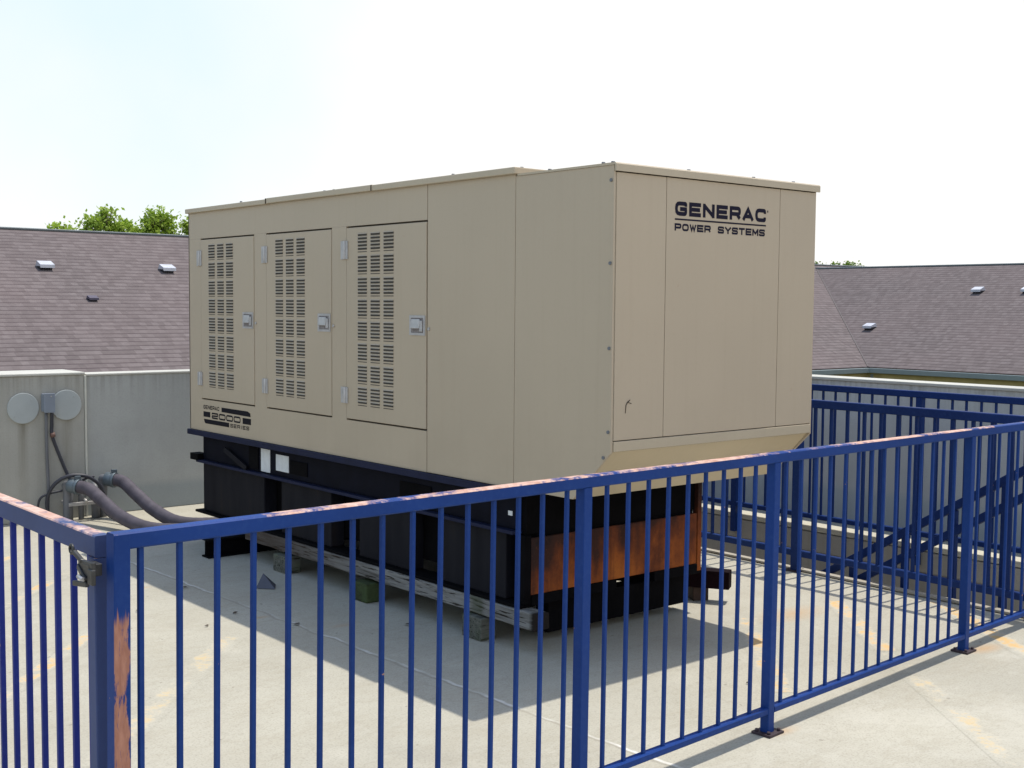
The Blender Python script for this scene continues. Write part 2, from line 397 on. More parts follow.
# parking lines (thin sheets, 4 mm up)
def stripe(name, pts, w, mat, z=.0007):
    bm = bmesh.new(); uvl = bm.loops.layers.uv.new('UVMap'); L = 0
    for a, b in zip(pts, pts[1:]):
        a = Vector((*a, z)); b = Vector((*b, z)); n = (b-a).cross(Vector((0, 0, 1))).normalized()*w*.75; ln = (b-a).length
        f = bm.faces.new([bm.verts.new(p) for p in (a-n, a+n, b+n, b-n)])
        for l, uv in zip(f.loops, ((L, 0), (L, 1), (L+ln, 1), (L+ln, 0))): l[uvl].uv = uv
        L += ln
    bmesh.ops.recalc_face_normals(bm, faces=bm.faces[:])
    for f in bm.faces:
        if f.normal.z < 0: f.normal_flip()
    me = bpy.data.meshes.new(name); bm.to_mesh(me); bm.free(); me.materials.append(mat)
    o = bpy.data.objects.new(name, me); COL.objects.link(o); tag(o, kind='structure')
stripe('parking_line', [(1.55, 6.16), (2.62, 7.26)], .075, M_YEL)
stripe('parking_line', [(1.2, 4.72), (2.34, 5.98)], .075, M_YEL)
stripe('parking_line', [(1.55, 4.13), (2.70, 5.36)], .105, M_YEL2)
stripe('parking_line', [(1.9, 7.32), (2.5, 7.94)], .075, M_YEL)
stripe('parking_line', [(4.98, 4.02), (4.12, 3.14)], .10, M_YEL)
stripe('parking_line', [(5.66, 3.96), (5.02, 3.22)], .09, M_YEL)
stripe('parking_line', [(5.00, 3.19), (3.85, 1.75)], .10, M_YEL2)
stripe('parking_line', [(6.10, 3.60), (5.40, 2.60)], .10, M_YEL)

# ------------------------------------------------------------------ parapet walls
w = empty('parapet_wall', (5.5, WY+.1, 0), 'grey concrete parapet wall behind the generator, streaked below its pale top edge', 'wall')
mb = MB(); mb.box(3.424, WX+.2, WY, WY+.2, 0.002, 1.066); mb.build('wall_panel', M_WALL, w, .004)
mb = MB(); mb.box(3.424, WX+.2, WY-.008, WY+.21, 1.066, 1.082); mb.build('coping', M_COPE, w, .004)
w = empty('parapet_wall', (0, WY+.1, 0), 'thicker stained concrete wall section carrying two round grey covers', 'wall')
mb = MB(); mb.box(-16, 3.409, WY-.02, WY+.42, 0.002, 1.078); mb.build('wall_panel', M_PILL, w, .006)
mb = MB(); mb.box(-16, 3.412, WY-.032, WY+.43, 1.078, 1.098); mb.build('coping', M_COPE, w, .006)
mb = MB(); mb.box(3.4095, 3.4235, WY-.026, WY+.05, 0.002, 1.07); mb.build('joint_sealant', M_CAULK, w, .003)
w = empty('parapet_wall', (WX+.1, 4, 0), 'long grey concrete parapet wall behind the two blue railings on the right', 'wall')
mb = MB(); mb.box(WX, WX+.2, -16, WY-.01, 0.002, 1.074); mb.build('wall_panel', M_WALLR, w, .004)
mb = MB(); mb.box(WX-.012, WX+.21, -16, WY-.012, 1.074, 1.096); mb.build('coping', M_COPE, w, .004)

# round covers, junction box, conduits, cables
for (cx, cz, lab) in ((2.953, .845, 'left one of two round grey covers on the stained wall section'), (3.268, .856, 'round grey cover on the stained wall, touching the small junction box')):
    mb = MB(); mb.cyl((cx, WY-.035, cz), (cx, WY-.021, cz), .113, 40)
    c = mb.build('wall_cover', M_DISC, bevel=.003, org=(cx, WY-.02, cz)); tag(c, lab, 'cover', 'round covers on the wall')
    for a in (.8, 3.9):
        m = MB(); px, pz = cx+.085*math.cos(a), cz+.085*math.sin(a)
        m.cyl((px, WY-.039, pz), (px, WY-.035, pz), .006, 8); m.build('screw', M_DISC, c)
mb = MB(); mb.box(3.083, 3.155, WY-.10, WY-.022, .815, .948)
jb = mb.build('junction_box', M_JBOX, bevel=.006, org=(3.13, WY-.02, .88)); tag(jb, 'small blue grey electrical junction box between the two round covers', 'junction box')
mb = MB(); mb.box(3.079, 3.159, WY-.108, WY-.101, .81, .953); mb.build('lid', M_JBOX, jb, .003)
mb = MB(); mb.cyl((3.13, WY-.112, .93), (3.13, WY-.108, .93), .005, 8); mb.build('screw', M_GALV, jb)
mb = MB(); mb.tube(smooth_path([(3.108, WY-.06, .81), (3.112, WY-.05, .5), (3.118, WY-.05, .26), (3.11, WY-.05, .03)], 6), .012, 8)
tag(mb.build('conduit', M_PVC), 'thin straight grey conduit dropping from the junction box down the wall', 'conduit')
c = empty('conduit', (3.16, WY-.05, 0), 'bent dark conduit with orange collar slanting right below the junction box', 'conduit')
mb = MB(); mb.tube(smooth_path([(3.150, WY-.06, .81), (3.152, WY-.05, .72), (3.152, WY-.05, .64), (3.19, WY-.05, .52), (3.262, WY-.06, .33), (3.30, WY-.09, .26)], 6), .013, 8)
mb.build('pipe', M_CABLE, c)
mb = MB(); mb.cyl((3.152, WY-.05, .655), (3.160, WY-.05, .625), .019, 12)
mb.build('collar', simple('orange_collar', (.14, .08, .065), .6), c)
# cable loops
mb = MB(); mb.tube(smooth_path([(3.10, WY-.10, .03), (3.085, WY-.12, .18), (3.13, WY-.16, .29), (3.22, WY-.20, .345), (3.34, WY-.22, .335), (3.43, WY-.22, .27), (3.48, WY-.2, .18)], 8), .014, 8)
tag(mb.build('cable', M_CABLE), 'black cable looping over the hose fittings at the foot of the wall', 'cable')
mb = MB(); mb.tube(smooth_path([(3.03, WY-.06, .02), (3.035, WY-.10, .17), (3.10, WY-.12, .215), (3.22, WY-.14, .24), (3.33, WY-.2, .31), (3.40, WY-.22, .33)], 8), .009, 8)
tag(mb.build('cable', M_CABLE), 'thinner dark cable bending left beneath the black cable loop', 'cable')
mb = MB(); mb.tube(smooth_path([(3.42, WY-.2, .20), (3.44, WY-.35, .06), (3.50, WY-.6, .012), (3.66, WY-1.0, .012), (3.80, WY-1.15, .012), (3.95, WY-1.25, .012), (4.3, WY-1.4, .012)], 8), .009, 8)
tag(mb.build('cable', M_CABLE), 'thin cable lying on the deck between the two grey hoses', 'cable')
# pipe rack with conduit stubs
r = empty('pipe_support', (3.38, WY-.12, 0), 'small metal strut rack holding conduit stubs at the foot of the wall', 'bracket')
mb = MB(); mb.box(3.22, 3.47, WY-.19, WY-.165, .115, .14); mb.box(3.22, 3.244, WY-.164, WY-.02, .115, .14); mb.build('strut', M_GALV, r, .002)
for px in (3.25, 3.33, 3.44):
    mb = MB(); mb.tube([(px, WY-.13, .004), (px, WY-.13, .20), (px, WY-.10, .26)], .020 if px != 3.44 else .03, 12); mb.build('conduit_stub', M_PVC, r)
mb = MB(); mb.cyl((3.345, WY-.20, .14), (3.345, WY-.17, .155), .012, 8); mb.build('clamp', M_GALV, r)

def hose(pts, lab, rr=.047):
    h = empty('hose', pts[0], lab, 'hose', 'large grey hoses')
    P = smooth_path(pts, 14)
    m = MB(); rad = [rr*(1+.012*math.sin(i*2.1)) for i in range(len(P))]; m.tube(P, rad, 18); m.build('hose_body', M_HOSE, h)
    a, b = P[0], P[3]; d = (b-a).normalized()
    m = MB(); m.tube([a-d*.02, a+d*.04], rr*1.14, 18); m.build('coupling', M_FIT, h, .004)
    m = MB(); m.tube([a+d*.035, a+d*.06], rr*1.24, 18); m.obox(a+d*.048+Vector((0, 0, rr*1.45)), .02, .012, .012); m.build('clamp', M_FIT, h, .002)
    m = MB(); m.tube(smooth_path([a, a-d*.05, a+Vector((-.02, .05, -.06)), Vector((a.x-.02, a.y+.06, .006))], 6), rr*.62, 16); m.build('elbow', M_PVC, h)
hose([(3.24, 8.92, .27), (3.32, 8.80, .25), (3.355, 8.62, .18), (3.395, 8.38, .095), (3.47, 8.08, .05), (3.64, 7.88, .049), (3.9, 7.78, .049), (4.25, 7.62, .049), (4.4, 7.35, .049)],
     'left of two thick grey hoses curving from the wall down onto the deck')
hose([(3.53, 8.96, .29), (3.60, 8.86, .275), (3.625, 8.68, .205), (3.665, 8.44, .11), (3.73, 8.17, .052), (3.92, 7.97, .049), (4.35, 7.86, .049), (4.6, 7.6, .049)],
     'right thick grey hose arching from the wall toward the far end of the generator')

# ------------------------------------------------------------------ fences
def proto_mesh(name, mat, fn):
    m = MB(); fn(m); bmesh.ops.recalc_face_normals(m.bm, faces=m.bm.faces[:])
    me = bpy.data.meshes.new(name); m.bm.to_mesh(me); m.bm.free(); me.materials.append(mat); return me
def put(name, me, parent, loc, rz=0, label=None):
    o = bpy.data.objects.new(name, me); COL.objects.link(o); o.parent = parent; o.location = loc; o.rotation_euler = (0, 0, rz)
    if label: o['label'] = label
    return o
def bevbox(m, hx, hy, z0, z1, b=.0025):
    c = [(hx-b, hy), (hx, hy-b), (hx, -hy+b), (hx-b, -hy), (-hx+b, -hy), (-hx, -hy+b), (-hx, hy-b), (-hx+b, hy)]
    m.prism(c, 'z', z0, z1)

def fence(name, A, B, label, cat, posts, bars, mats, ztop=1.067, zr=.055, zb=(.058, .098), post_w=.05, bar_w=.0128, first_post=None, post_bottom=.008, plates=True, rail_w=.026, end0=True, group=None, pw=None, slope=0.):
    A = Vector((*A, 0)); B = Vector((*B, 0)); d = (B-A); L = d.length; d.normalize(); rz = math.atan2(d.y, d.x)
    f = empty(name, A, label, cat, group, rz); f.rotation_euler[1] = slope
    mt, mbm, mp = mats
    def rail(nm, x0, x1, z0, z1, w, mat, bw=.004):
        m = MB(); b = bw
        prof = [(-w/2+b, z0), (w/2-b, z0), (w/2, z0+b), (w/2, z1-b), (w/2-b, z1), (-w/2+b, z1), (-w/2, z1-b), (-w/2, z0+b)]
        m.prism(prof, 'x', x0, x1)
        bmesh.ops.recalc_face_normals(m.bm, faces=m.bm.faces[:])
        me = bpy.data.meshes.new(nm); m.bm.to_mesh(me); m.bm.free(); me.materials.append(mat)
        return put(nm, me, f, (0, 0, 0))
    rail('top_rail', -post_w/2 if end0 else 0, L+post_w/2, ztop-zr, ztop, rail_w+.012, mt)
    ps = sorted(posts)
    pm = proto_mesh('post', mp, lambda m: bevbox(m, post_w/2, post_w/2, post_bottom, ztop-zr+.001))
    pm0 = proto_mesh('post', first_post, lambda m: bevbox(m, post_w/2+.0005, post_w/2+.0005, post_bottom, ztop-.004)) if first_post else None
    plm = proto_mesh('base_plate', M_PLATE, lambda m: m.box(-.047, .047, -.042, .042, .0005, .0095))
    bm_ = proto_mesh('bolt', M_PLATE, lambda m: m.tube([(0, 0, .0095), (0, 0, .019)], .007, 8))
    for i, s in enumerate(ps):
        if i == 0 and pm0: put('post', pm0, f, (s, 0, slope*s), 0, 'post with its paint rubbed down to orange primer')
        else: put('post', pm, f, (s-slope*.6, 0, slope*s)).scale = (1, 1, 1-slope*s/(ztop-zr))
        if plates:
            pl = put('base_plate', plm, f, (s, 0, slope*s))
            for bx, by in ((-.033, -.027), (.033, -.027), (-.033, .027), (.033, .027)): put('bolt', bm_, pl, (bx, by, 0))
    segs = list(zip(ps, ps[1:]))
    if ps[0] > .1: segs.insert(0, (-post_w, ps[0]))
    for a, b in segs: rail('bottom_rail', a+post_w/2, b-post_w/2, zb[0], zb[1], .034, mbm)
    me = proto_mesh('baluster', mbm, lambda m: bevbox(m, bar_w/2, bar_w/2, zb[1]-.003, ztop-zr+.003, .0015))
    for s in bars:
        bo = put('baluster', me, f, (s-slope*.62+random.uniform(-.001, .001), random.uniform(-.001, .001), 0)); bo.rotation_euler = (random.uniform(-.0018, .0018), random.uniform(-.0018, .0018), random.uniform(-.06, .06))
    return f

yf = lambda x: 2.863 + .0759*(x-3.682)
XA, XB = 1.0605, 6.12
sc = math.sqrt(1+.0759**2)
bx = [1.121, 1.22, 1.318, 1.419, 1.520, 1.621, 1.723, 1.823, 1.925, 2.027, 2.129, 2.231, 2.333, 2.437, 2.545,
      2.735, 2.841, 2.944, 3.049, 3.155, 3.260, 3.365, 3.467, 3.562] + [3.765+.1065*k for k in range(14)] + [5.40+.1075*k for k in range(7)]
bx = [b for b in bx if not (5.23 < b < 5.38)]
fence('railing', (XA, yf(XA)), (XB, yf(XB)), 'front blue steel railing with rubbed pinkish top rail, nearest the viewer', 'railing',
      [(x-XA)*sc for x in (XA, 2.625, 3.680, 5.305, XB)], [(x-XA)*sc for x in bx], (M_BLUE_TOP, M_BLUE, M_BLUE), first_post=M_BLUE_POST, group='blue railings', slope=.0095,
      ztop=1.102, zr=.039, zb=(.104, .130), post_w=.039, rail_w=.026)
# railing C (before the stairwell), railing B (beyond it)
LC = HY1 - yf(XB) - .05
fence('railing', (XB, yf(XB)+.055), (XB, HY1), 'middle blue railing running along the near edge of the stairwell', 'railing',
      [1.47, 3.1, 4.7, LC], [.10+.1135*k for k in range(50) if all(abs(.10+.1135*k-p) > .05 for p in (1.47, 3.1, 4.7, LC))],
      (M_BLUE_FAR, M_BLUE_FAR, M_BLUE_FAR), ztop=1.068, zr=.05, zb=(.095, .135), plates=True, bar_w=.018, group='blue railings')
bars = [.07+.1*k for k in range(60)]; pb = [0.0, 1.5, 3.06, 4.6, 5.9]
fence('railing', (7.262, 2.95), (7.262, HY1), 'farthest blue railing, side mounted on the kerb beyond the stairwell', 'railing',
      pb, [b for b in bars if all(abs(b-p) > .045 for p in pb)], (M_BLUE_FAR, M_BLUE_FAR, M_BLUE_FAR), ztop=1.076, zr=.045, zb=(.105, .14),
      post_w=.046, post_bottom=-.09, bar_w=.0145, plates=False, group='blue railings')
# stair handrail
SLP = -.62
h = empty('handrail', (6.25, 3.0, 0), 'sloping blue handrail with two rails following the stairs down', 'handrail')
za = lambda y: .762 + SLP*(y-3.204)
for nm, off in (('rail', 0), ('rail', -.145)):
    m = MB(); m.bar((6.25, 2.98, za(2.98)+off), (6.25, 7.9, za(7.9)+off), .04, .045); m.build(nm, M_BLUE_FAR, h, .004)
for yy in (3.0, 3.30, 3.60, 3.90, 4.25, 4.65, 5.1, 5.6, 6.1, 6.7, 7.3, 7.85):
    m = MB(); zt = za(yy)-.02
    m.box(6.232, 6.268, yy-.018, yy+.018, min(zt-.95, -.0)+.0, zt); m.build('post', M_BLUE_FAR, h, .002)
m = MB(); m.bar((6.25, 3.02, za(3.02)-.90), (6.25, 7.9, za(7.9)-.90), .03, .20); m.build('stringer', M_BLUE_FAR, h, .003)
st = empty('staircase', (6.75, 3.0, 0), 'concrete stairs descending into the opening behind the middle railing', 'stairs')
n = 0; yy, zz = HY0+.01, -.17
while zz > -3.1:
    m = MB(); m.box(6.30, 7.27, yy, yy+.30, zz-.17, zz); m.build('step', M_STEP, st, .006)
    yy += .275; zz -= .17

# gate
GA = Vector((1.062, 2.735)); 
g = empty('gate', (GA.x, GA.y, 0), 'blue steel gate at the left edge with an iron latch and worn pink top rail', 'gate')
GL = 1.35
m = MB(); m.prism([(-.016, 1.034), (.016, 1.034), (.019, 1.037), (.019, 1.082), (.016, 1.085), (-.016, 1.085), (-.019, 1.082), (-.019, 1.037)], 'y', 0, GL)
for v in m.bm.verts: v.co += Vector((GA.x, GA.y, 0))
m.build('top_rail', M_BLUE_GATE, g)
m = MB(); m.box(GA.x-.018, GA.x+.018, GA.y+.042, GA.y+GL-.042, .06, .10); m.build('bottom_rail', M_BLUE_GBAR, g, .003)
for yy in (0, GL-.04):
    m = MB(); m.box(GA.x-.02, GA.x+.02, GA.y+yy, GA.y+yy+.042, .05, 1.033); m.build('stile', M_BLUE_GATE, g, .003)
for k in range(11):
    yy = GA.y + .075 + .1115*k
    m = MB(); m.box(GA.x-.007, GA.x+.007, yy-.007, yy+.007, .099, 1.035); m.build('baluster', M_BLUE_GBAR, g, .0015)
# latch on the gate (iron fork with a ring)
la = MB()
lx = GA.x-.045
LZ = 1.022; GA_ = GA; GA = Vector((GA.x, GA.y-.028))
la.bar((lx, GA.y-.035, LZ+.004), (lx, GA.y+.050, LZ), .010, .022); la.bar((lx-.004, GA.y-.030, LZ), (lx-.004, GA.y-.030, LZ-.035), .010, .028)
la.bar((lx-.006, GA.y-.01, LZ-.038), (lx-.010, GA.y+.062, LZ-.046), .010, .012); la.bar((lx-.002, GA.y+.03, LZ+.008), (lx-.004, GA.y+.078, LZ+.024), .010, .010)
la.bar((lx-.002, GA.y+.05, LZ-.005), (lx-.006, GA.y-.005, LZ-.03), .012, .014); la.box(lx-.006, GA.x-.02, GA.y-.02, GA.y+.02, LZ-.02, LZ+.008)
lt = la.build('latch', M_LATCH, g, .002)
ring = MB(); P = [(lx-.006, GA.y+.086+.010*math.cos(a), LZ+.028+.010*math.sin(a)) for a in [2*math.pi*i/14 for i in range(15)]]
ring.tube(P, .0038, 6); ring.build('ring', M_LATCH, lt)
m = MB(); m.cyl((lx-.014, GA.y-.005, LZ-.026), (lx-.014, GA.y+.025, LZ-.024), .005, 8); m.build('pin', M_GALV, lt); GA = GA_
# hinge post farther along (off frame)
m = MB(); m.box(GA.x-.025, GA.x+.025, GA.y+GL+.02, GA.y+GL+.07, .0, 1.1)
tag(m.build('gate_post', M_BLUE, bevel=.003), 'blue steel post at the far end of the latched gate', 'post')

# ------------------------------------------------------------------ generator
G = empty('generator', (4.3, 5.7, .21), 'large tan diesel generator in a louvred steel enclosure on a dark tank base', 'generator')
X0, X1 = 3.62, 5.01
YF, YM, YB = 3.668, 4.31, 7.735
ZB, ZT = .772, 2.222
# body core
m = MB(); m.box(X0+.014, X1-.014, YM+.012, YB-.014, ZB+.002, ZT-.004); m.build('enclosure', M_SEAM, G)
# side frame: posts, header, skirt around the three doors
def side_frame(nm, yr, label=None, mat=M_TAN):
    m = MB()
    for (a, b, c, d) in yr: m.box(X0, X0+.013, a, b, c, d)
    return m.build(nm, mat, G)
DZ0, DZ1 = .982, 2.047
doors = [(4.999, 5.755), (5.906, 6.662), (6.813, 7.553)]
side_frame('side_panel', [(4.9995, YB, DZ1+.0005, ZT), (4.9995, YB, ZB, DZ0), (5.7555, 5.9055, DZ0, DZ1), (6.6625, 6.8125, DZ0, DZ1), (7.5535, YB, DZ0, DZ1)])
m = MB(); m.box(X0, X0+.013, YM+.003, 4.9955, ZB, ZT); m.build('side_panel', M_TAN, G, .002)
# far end and right side panels
m = MB(); m.box(X0, X1, YB-.013, YB, ZB, ZT); m.build('end_panel', M_TAN, G, .002)
m = MB(); m.box(X1-.013, X1, YM, YB-.0135, ZB, ZT); m.build('side_panel', M_TAN, G, .002)
for (a, b) in doors:
    m = MB(); ga = .0045; m.box(X0-.003, X0+.012, a+ga, b-ga, DZ0+.009, DZ1-.009)
    d = m.build('door', M_TAN, G, .0025)
    # louvres: 3 columns x 8 groups x 6 slots
    mh = MB(); md = MB()
    for (o0, o1) in ((.121, .209), (.246, .334), (.370, .462)):
        ya, yb = b-o1, b-o0
        for gi in range(8):
            for si in range(6):
                zt = 2.000 - gi*.1190 - si*.0187
                hgt = .0100 if si < 5 else .004
                md.box(X0-.0042, X0-.0031, ya, yb, zt-hgt, zt)
                if si < 5:
                    mh.poly([(X0-.0032, ya-.002, zt+.0055), (X0-.0032, yb+.002, zt+.0055), (X0-.0085, yb, zt-.0002), (X0-.0085, ya, zt-.0002)])
                    mh.poly([(X0-.0032, ya-.002, zt+.0055), (X0-.0085, ya, zt-.0002), (X0-.0032, ya-.002, zt-.0002)])
                    mh.poly([(X0-.0032, yb+.002, zt+.0055), (X0-.0085, yb, zt-.0002), (X0-.0032, yb+.002, zt-.0002)])
    md.build('louvre_slots', M_DARKSLOT, d); mh.build('louvre_hoods', M_TAN, d)
    # hinges
    for z0, z1 in ((1.868, 1.968), (1.075, 1.163)):
        m = MB(); m.box(X0-.006, X0-.0005, b+.010, b+.052, z0, z1); m.box(X0-.0095, X0-.0035, b-.022, b+.002, z0, z1)
        m.cyl((X0-.010, b+.006, z0), (X0-.010, b+.006, z1), .0065, 10); m.build('hinge', M_GALV, d, .001)
    # paddle latch
    la, lb, l0, l1 = a+.010, a+.145, 1.466, 1.567
    m = MB(); m.box(X0-.0075, X0-.0035, la, lb, l0, l0+.012); m.box(X0-.0075, X0-.0035, la, lb, l1-.012, l1)
    m.box(X0-.0075, X0-.0035, la, la+.014, l0+.012, l1-.012); m.box(X0-.0075, X0-.0035, lb-.014, lb, l0+.012, l1-.012)
    lt = m.build('latch', M_GALV, d)
    m = MB(); m.box(X0-.0048, X0-.0036, la+.014, lb-.014, l0+.012, l1-.012); m.build('latch_recess', M_RECESS, lt)
    m = MB(); m.obox((X0-.012, (la+lb)/2+.008, (l0+l1)/2+.008), .004, .036, .024, 0, 0, .12); m.box(X0-.014, X0-.006, la+.018, la+.040, l0+.02, l0+.075); m.build('paddle', M_GALV, lt, .002)
    m = MB(); m.cyl((X0-.006, a-.018, 1.50), (X0, a-.018, 1.50), .008, 10); m.build('strike_bolt', M_GALV, d)
# roof cap (three laps) of the main body
for (ya, yb, dz) in ((YM-.012, 5.473, .003), (5.470, 6.624, .005), (6.621, YB+.012, 0.)):
    m = MB(); m.box(X0-.020-dz*.3, X1+.022, ya, yb, ZT-.002+dz*.5, 2.250+dz); m.build('roof_cap', M_TAN_CAP, G, .004)
for yj in (6.6245, 5.4745):
    m = MB(); m.box(X0-.0245, X0-.018, yj, yj+.006, ZT, 2.2535); m.build('roof_cap_joint', M_SEAM, G)
# hood
prof = [(YM, ZB), (3.905, ZB), (YF+.004, .998), (YF+.004, 2.212), (YM, 2.212)]
m = MB(); m.prism(prof, 'x', X0, X0+.012); m.build('hood_side', M_TAN, G, .0015)
m = MB(); m.prism(prof, 'x', X1-.012, X1); m.build('hood_side', M_TAN, G, .0015)
m = MB(); m.box(X0+.0125, X1-.0125, YF+.016, YM+.01, 1.0, 2.205); m.build('hood_core', M_SEAM, G)
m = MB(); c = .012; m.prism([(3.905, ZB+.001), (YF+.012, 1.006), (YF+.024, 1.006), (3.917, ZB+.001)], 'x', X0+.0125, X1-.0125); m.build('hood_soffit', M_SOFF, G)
m = MB(); m.prism([(YM+.01, ZB+.002), (3.918, ZB+.002), (3.918, ZB+.012), (YM+.01, ZB+.012)], 'x', X0+.0125, X1-.0125); m.build('air_intake', M_DARKSLOT, G)
for (a, b) in ((X0+.013, 3.9355), (3.9385, 4.7225), (4.7255, X1-.013)):
    m = MB(); m.box(a, b, YF, YF+.015, 1.0505, 2.183); m.build('front_panel', M_TAN, G, .0015)
m = MB(); m.box(X0+.013, X1-.013, YF-.002, YF+.016, 1.003, 1.0465); m.build('hood_lip', M_TAN_CAP, G, .002)
m = MB(); m.prism([(YF-.012, 2.1865), (YF-.004, 2.1865), (YF-.004, 2.212), (YM-.014, 2.2125), (YM-.014, 2.222), (YF-.006, 2.222), (YF-.012, 2.216)], 'x', X0-.004, X1+.010)
m.build('hood_cap', M_TAN_CAP, G)
for (yy, zz) in ((3.688, 1.802), (3.688, 1.443), (3.688, 1.087), (3.688, 2.149), (3.715, .975)):
    m = MB(); m.cyl((X0-.005, yy, zz), (X0+.001, yy, zz), .0075, 10); m.build('bolt', M_BOLT, G)
for (xx, yy) in ((X0+.02, 3.70), (X0+.012, 3.75), (X0+.02, 4.10), (4.10, 3.69), (4.55, 3.69), (4.85, 3.69)):
    m = MB(); m.cyl((xx, yy, 2.2215), (xx, yy, 2.230), .008, 8); m.build('bolt', M_BOLT, G)
for (xx, yy) in ((3.68, 4.34), (3.88, 4.34), (X0+.01, 6.0), (X0+.01, 4.8), (X0+.01, 5.9), (X0+.01, 7.0)):
    m = MB(); m.cyl((xx, yy, 2.254), (xx, yy, 2.2615), .008, 8); m.build('bolt', M_BOLT, G)
# scuff on front panel
m = MB(); P = [(3.700, YF-.0015, 1.165), (3.703, YF-.0015, 1.20), (3.712, YF-.0015, 1.212), (3.727, YF-.0015, 1.222)]; m.tube(P, [.0012, .0020, .0028, .0015], 5)
m.tube([(3.712, YF-.0015, 1.212), (3.735, YF-.0015, 1.206)], .0015, 5)
m.build('scratch', M_SEAM, G)

# lettering ---------------------------------------------------------
def letters(w):
    return {
     'G': [('r', [(w,.72),(w,1),(0,1),(0,0),(w,0),(w,.47)]), ('s', [(w*.98,.47),(.52*w,.47)])],
     'E': [('s', [(w,1),(0,1),(0,0),(w,0)]), ('s', [(0,.5),(.9*w,.5)])],
     'N': [('s', [(0,0),(0,1)]), ('s', [(0,1),(w,0)]), ('s', [(w,0),(w,1)])],
     'R': [('s', [(0,0),(0,1)]), ('r', [(0,1),(w,1),(w,.42),(0,.42)]), ('s', [(.72*w,.40),(w,0)])],
     'A': [('s', [(0,0),(.5*w,1),(w,0)]), ('s', [(.2*w,.27),(.8*w,.27)])],
     'C': [('r', [(w,.68),(w,1),(0,1),(0,0),(w,0),(w,.32)])],
     'P': [('s', [(0,0),(0,1)]), ('r', [(0,1),(w,1),(w,.40),(0,.40)])],
     'O': [('c', [(0,0),(0,1),(w,1),(w,0)])], '0': [('c', [(0,0),(0,1),(w,1),(w,0)])],
     'W': [('s', [(0,1),(.26*w,0),(.5*w,.85),(.74*w,0),(w,1)])],
     'S': [('r', [(w,.74),(w,1),(0,1),(0,.52),(w,.48),(w,0),(0,0),(0,.26)])],
     'Y': [('s', [(0,1),(.5*w,.45)]), ('s', [(w,1),(.5*w,.45)]), ('s', [(.5*w,.5),(.5*w,0)])],
     'T': [('s', [(0,1),(w,1)]), ('s', [(.5*w,1),(.5*w,0)])],
     'M': [('s', [(0,0),(0,1)]), ('s', [(0,1),(.5*w,.25),(w,1)]), ('s', [(w,1),(w,0)])],
     '2': [('r', [(0,.72),(0,1),(w,1),(w,.52),(0,.42),(0,0),(w,0)])],
     'I': [('s', [(.5*w,0),(.5*w,1)])]}
def fillet(pts, r, closed=False):
    out = []; n = len(pts)
    for i, p in enumerate(pts):
        if not closed and i in (0, n-1): out.append(p); continue
        a = Vector(pts[i-1]); b = Vector(p); c = Vector(pts[(i+1) % n])
        d1 = (a-b); d2 = (c-b); rr = min(r, d1.length*.45, d2.length*.45)
        p1 = b+d1.normalized()*rr; p2 = b+d2.normalized()*rr
        for k in range(4):
            t = k/3; out.append(tuple((1-t)**2*p1 + 2*t*(1-t)*b + t*t*p2))
    return out
def text_mesh(txt, H, pitch, lw, th, to3d, lift=.0004):
    """stroke lettering, strips with mitred joints; to3d(u, v, depth)"""
    m = MB(); u0 = 0
    for ch in txt:
        if ch == 'I': u0 -= pitch*.22
        if ch != ' ':
            ls = letters((lw-th)/1.0)[ch]
            for si, (kind, pts) in enumerate(ls):
                P = [(p[0]+th/2, p[1]*(H-th)+th/2) for p in pts]
                closed = kind == 'c'
                if kind in 'rc': P = fillet(P, th*1.1, closed)
                P = [Vector(p) for p in P]; n = len(P); L, R = [], []
                for i in range(n):
                    if closed: a, c = P[i-1], P[(i+1) % n]
                    else: a, c = P[max(i-1, 0)], P[min(i+1, n-1)]
                    b = P[i]
                    d1 = (b-a).normalized() if (b-a).length > 1e-9 else (c-b).normalized()
                    d2 = (c-b).normalized() if (c-b).length > 1e-9 else d1
                    nrm = Vector((-(d1+d2).y, (d1+d2).x))
                    nrm = nrm.normalized() if nrm.length > 1e-6 else Vector((-d1.y, d1.x))
                    k = max(.45, nrm.dot(Vector((-d1.y, d1.x))))
                    L.append(b+nrm*th/2/k); R.append(b-nrm*th/2/k)
                if kind == 's' and not closed:
                    ex = lambda d: .48 if abs(d.x) < 1e-4 or abs(d.y) < 1e-4 else (.40 if ch in 'AWY' else .12)
                    da = (P[1]-P[0]).normalized(); db = (P[-1]-P[-2]).normalized()
                    for arr in (L, R):
                        arr[0] = arr[0] - da*th*ex(da); arr[-1] = arr[-1] + db*th*ex(db)
                rng = range(n) if closed else range(n-1)
                dpt = lift*(1+si*.7)
                for i in rng:
                    j = (i+1) % n
                    m.poly([to3d(u0+q.x, q.y, dpt) for q in (L[i], L[j], R[j], R[i])])
        u0 += pitch*(.78 if ch == 'I' else 1)
    return m
front = lambda u0, v0: (lambda u, v, dd: (u0+u, YF-.0002-dd, v0+v))
side = lambda y0, v0: (lambda u, v, dd: (X0-.0002-dd, y0-u, v0+v))
text_mesh('GENERAC', .0625, .0915, .0785, .0178, front(3.991, 2.0205)).build('lettering', M_INK, G)
m = MB(); m.box(3.991, 4.619, YF-.0012, YF-.0002, 2.0015, 2.0085); m.build('lettering_underline', M_INK, G)
text_mesh('POWER', .0325, .0488, .0432, .0090, front(3.990, 1.9545)).build('lettering', M_INK, G)
text_mesh('SYSTEMS', .0325, .0488, .0432, .0090, front(3.990+.0488*6-.006, 1.9545)).build('lettering', M_INK, G)
m = MB(); m.box(4.628, 4.634, YF-.0010, YF-.0002, 2.067, 2.077); m.build('registered_mark', M_INK, G)
dy = lambda px: 7.53-(px-175)*.001094
m = MB()
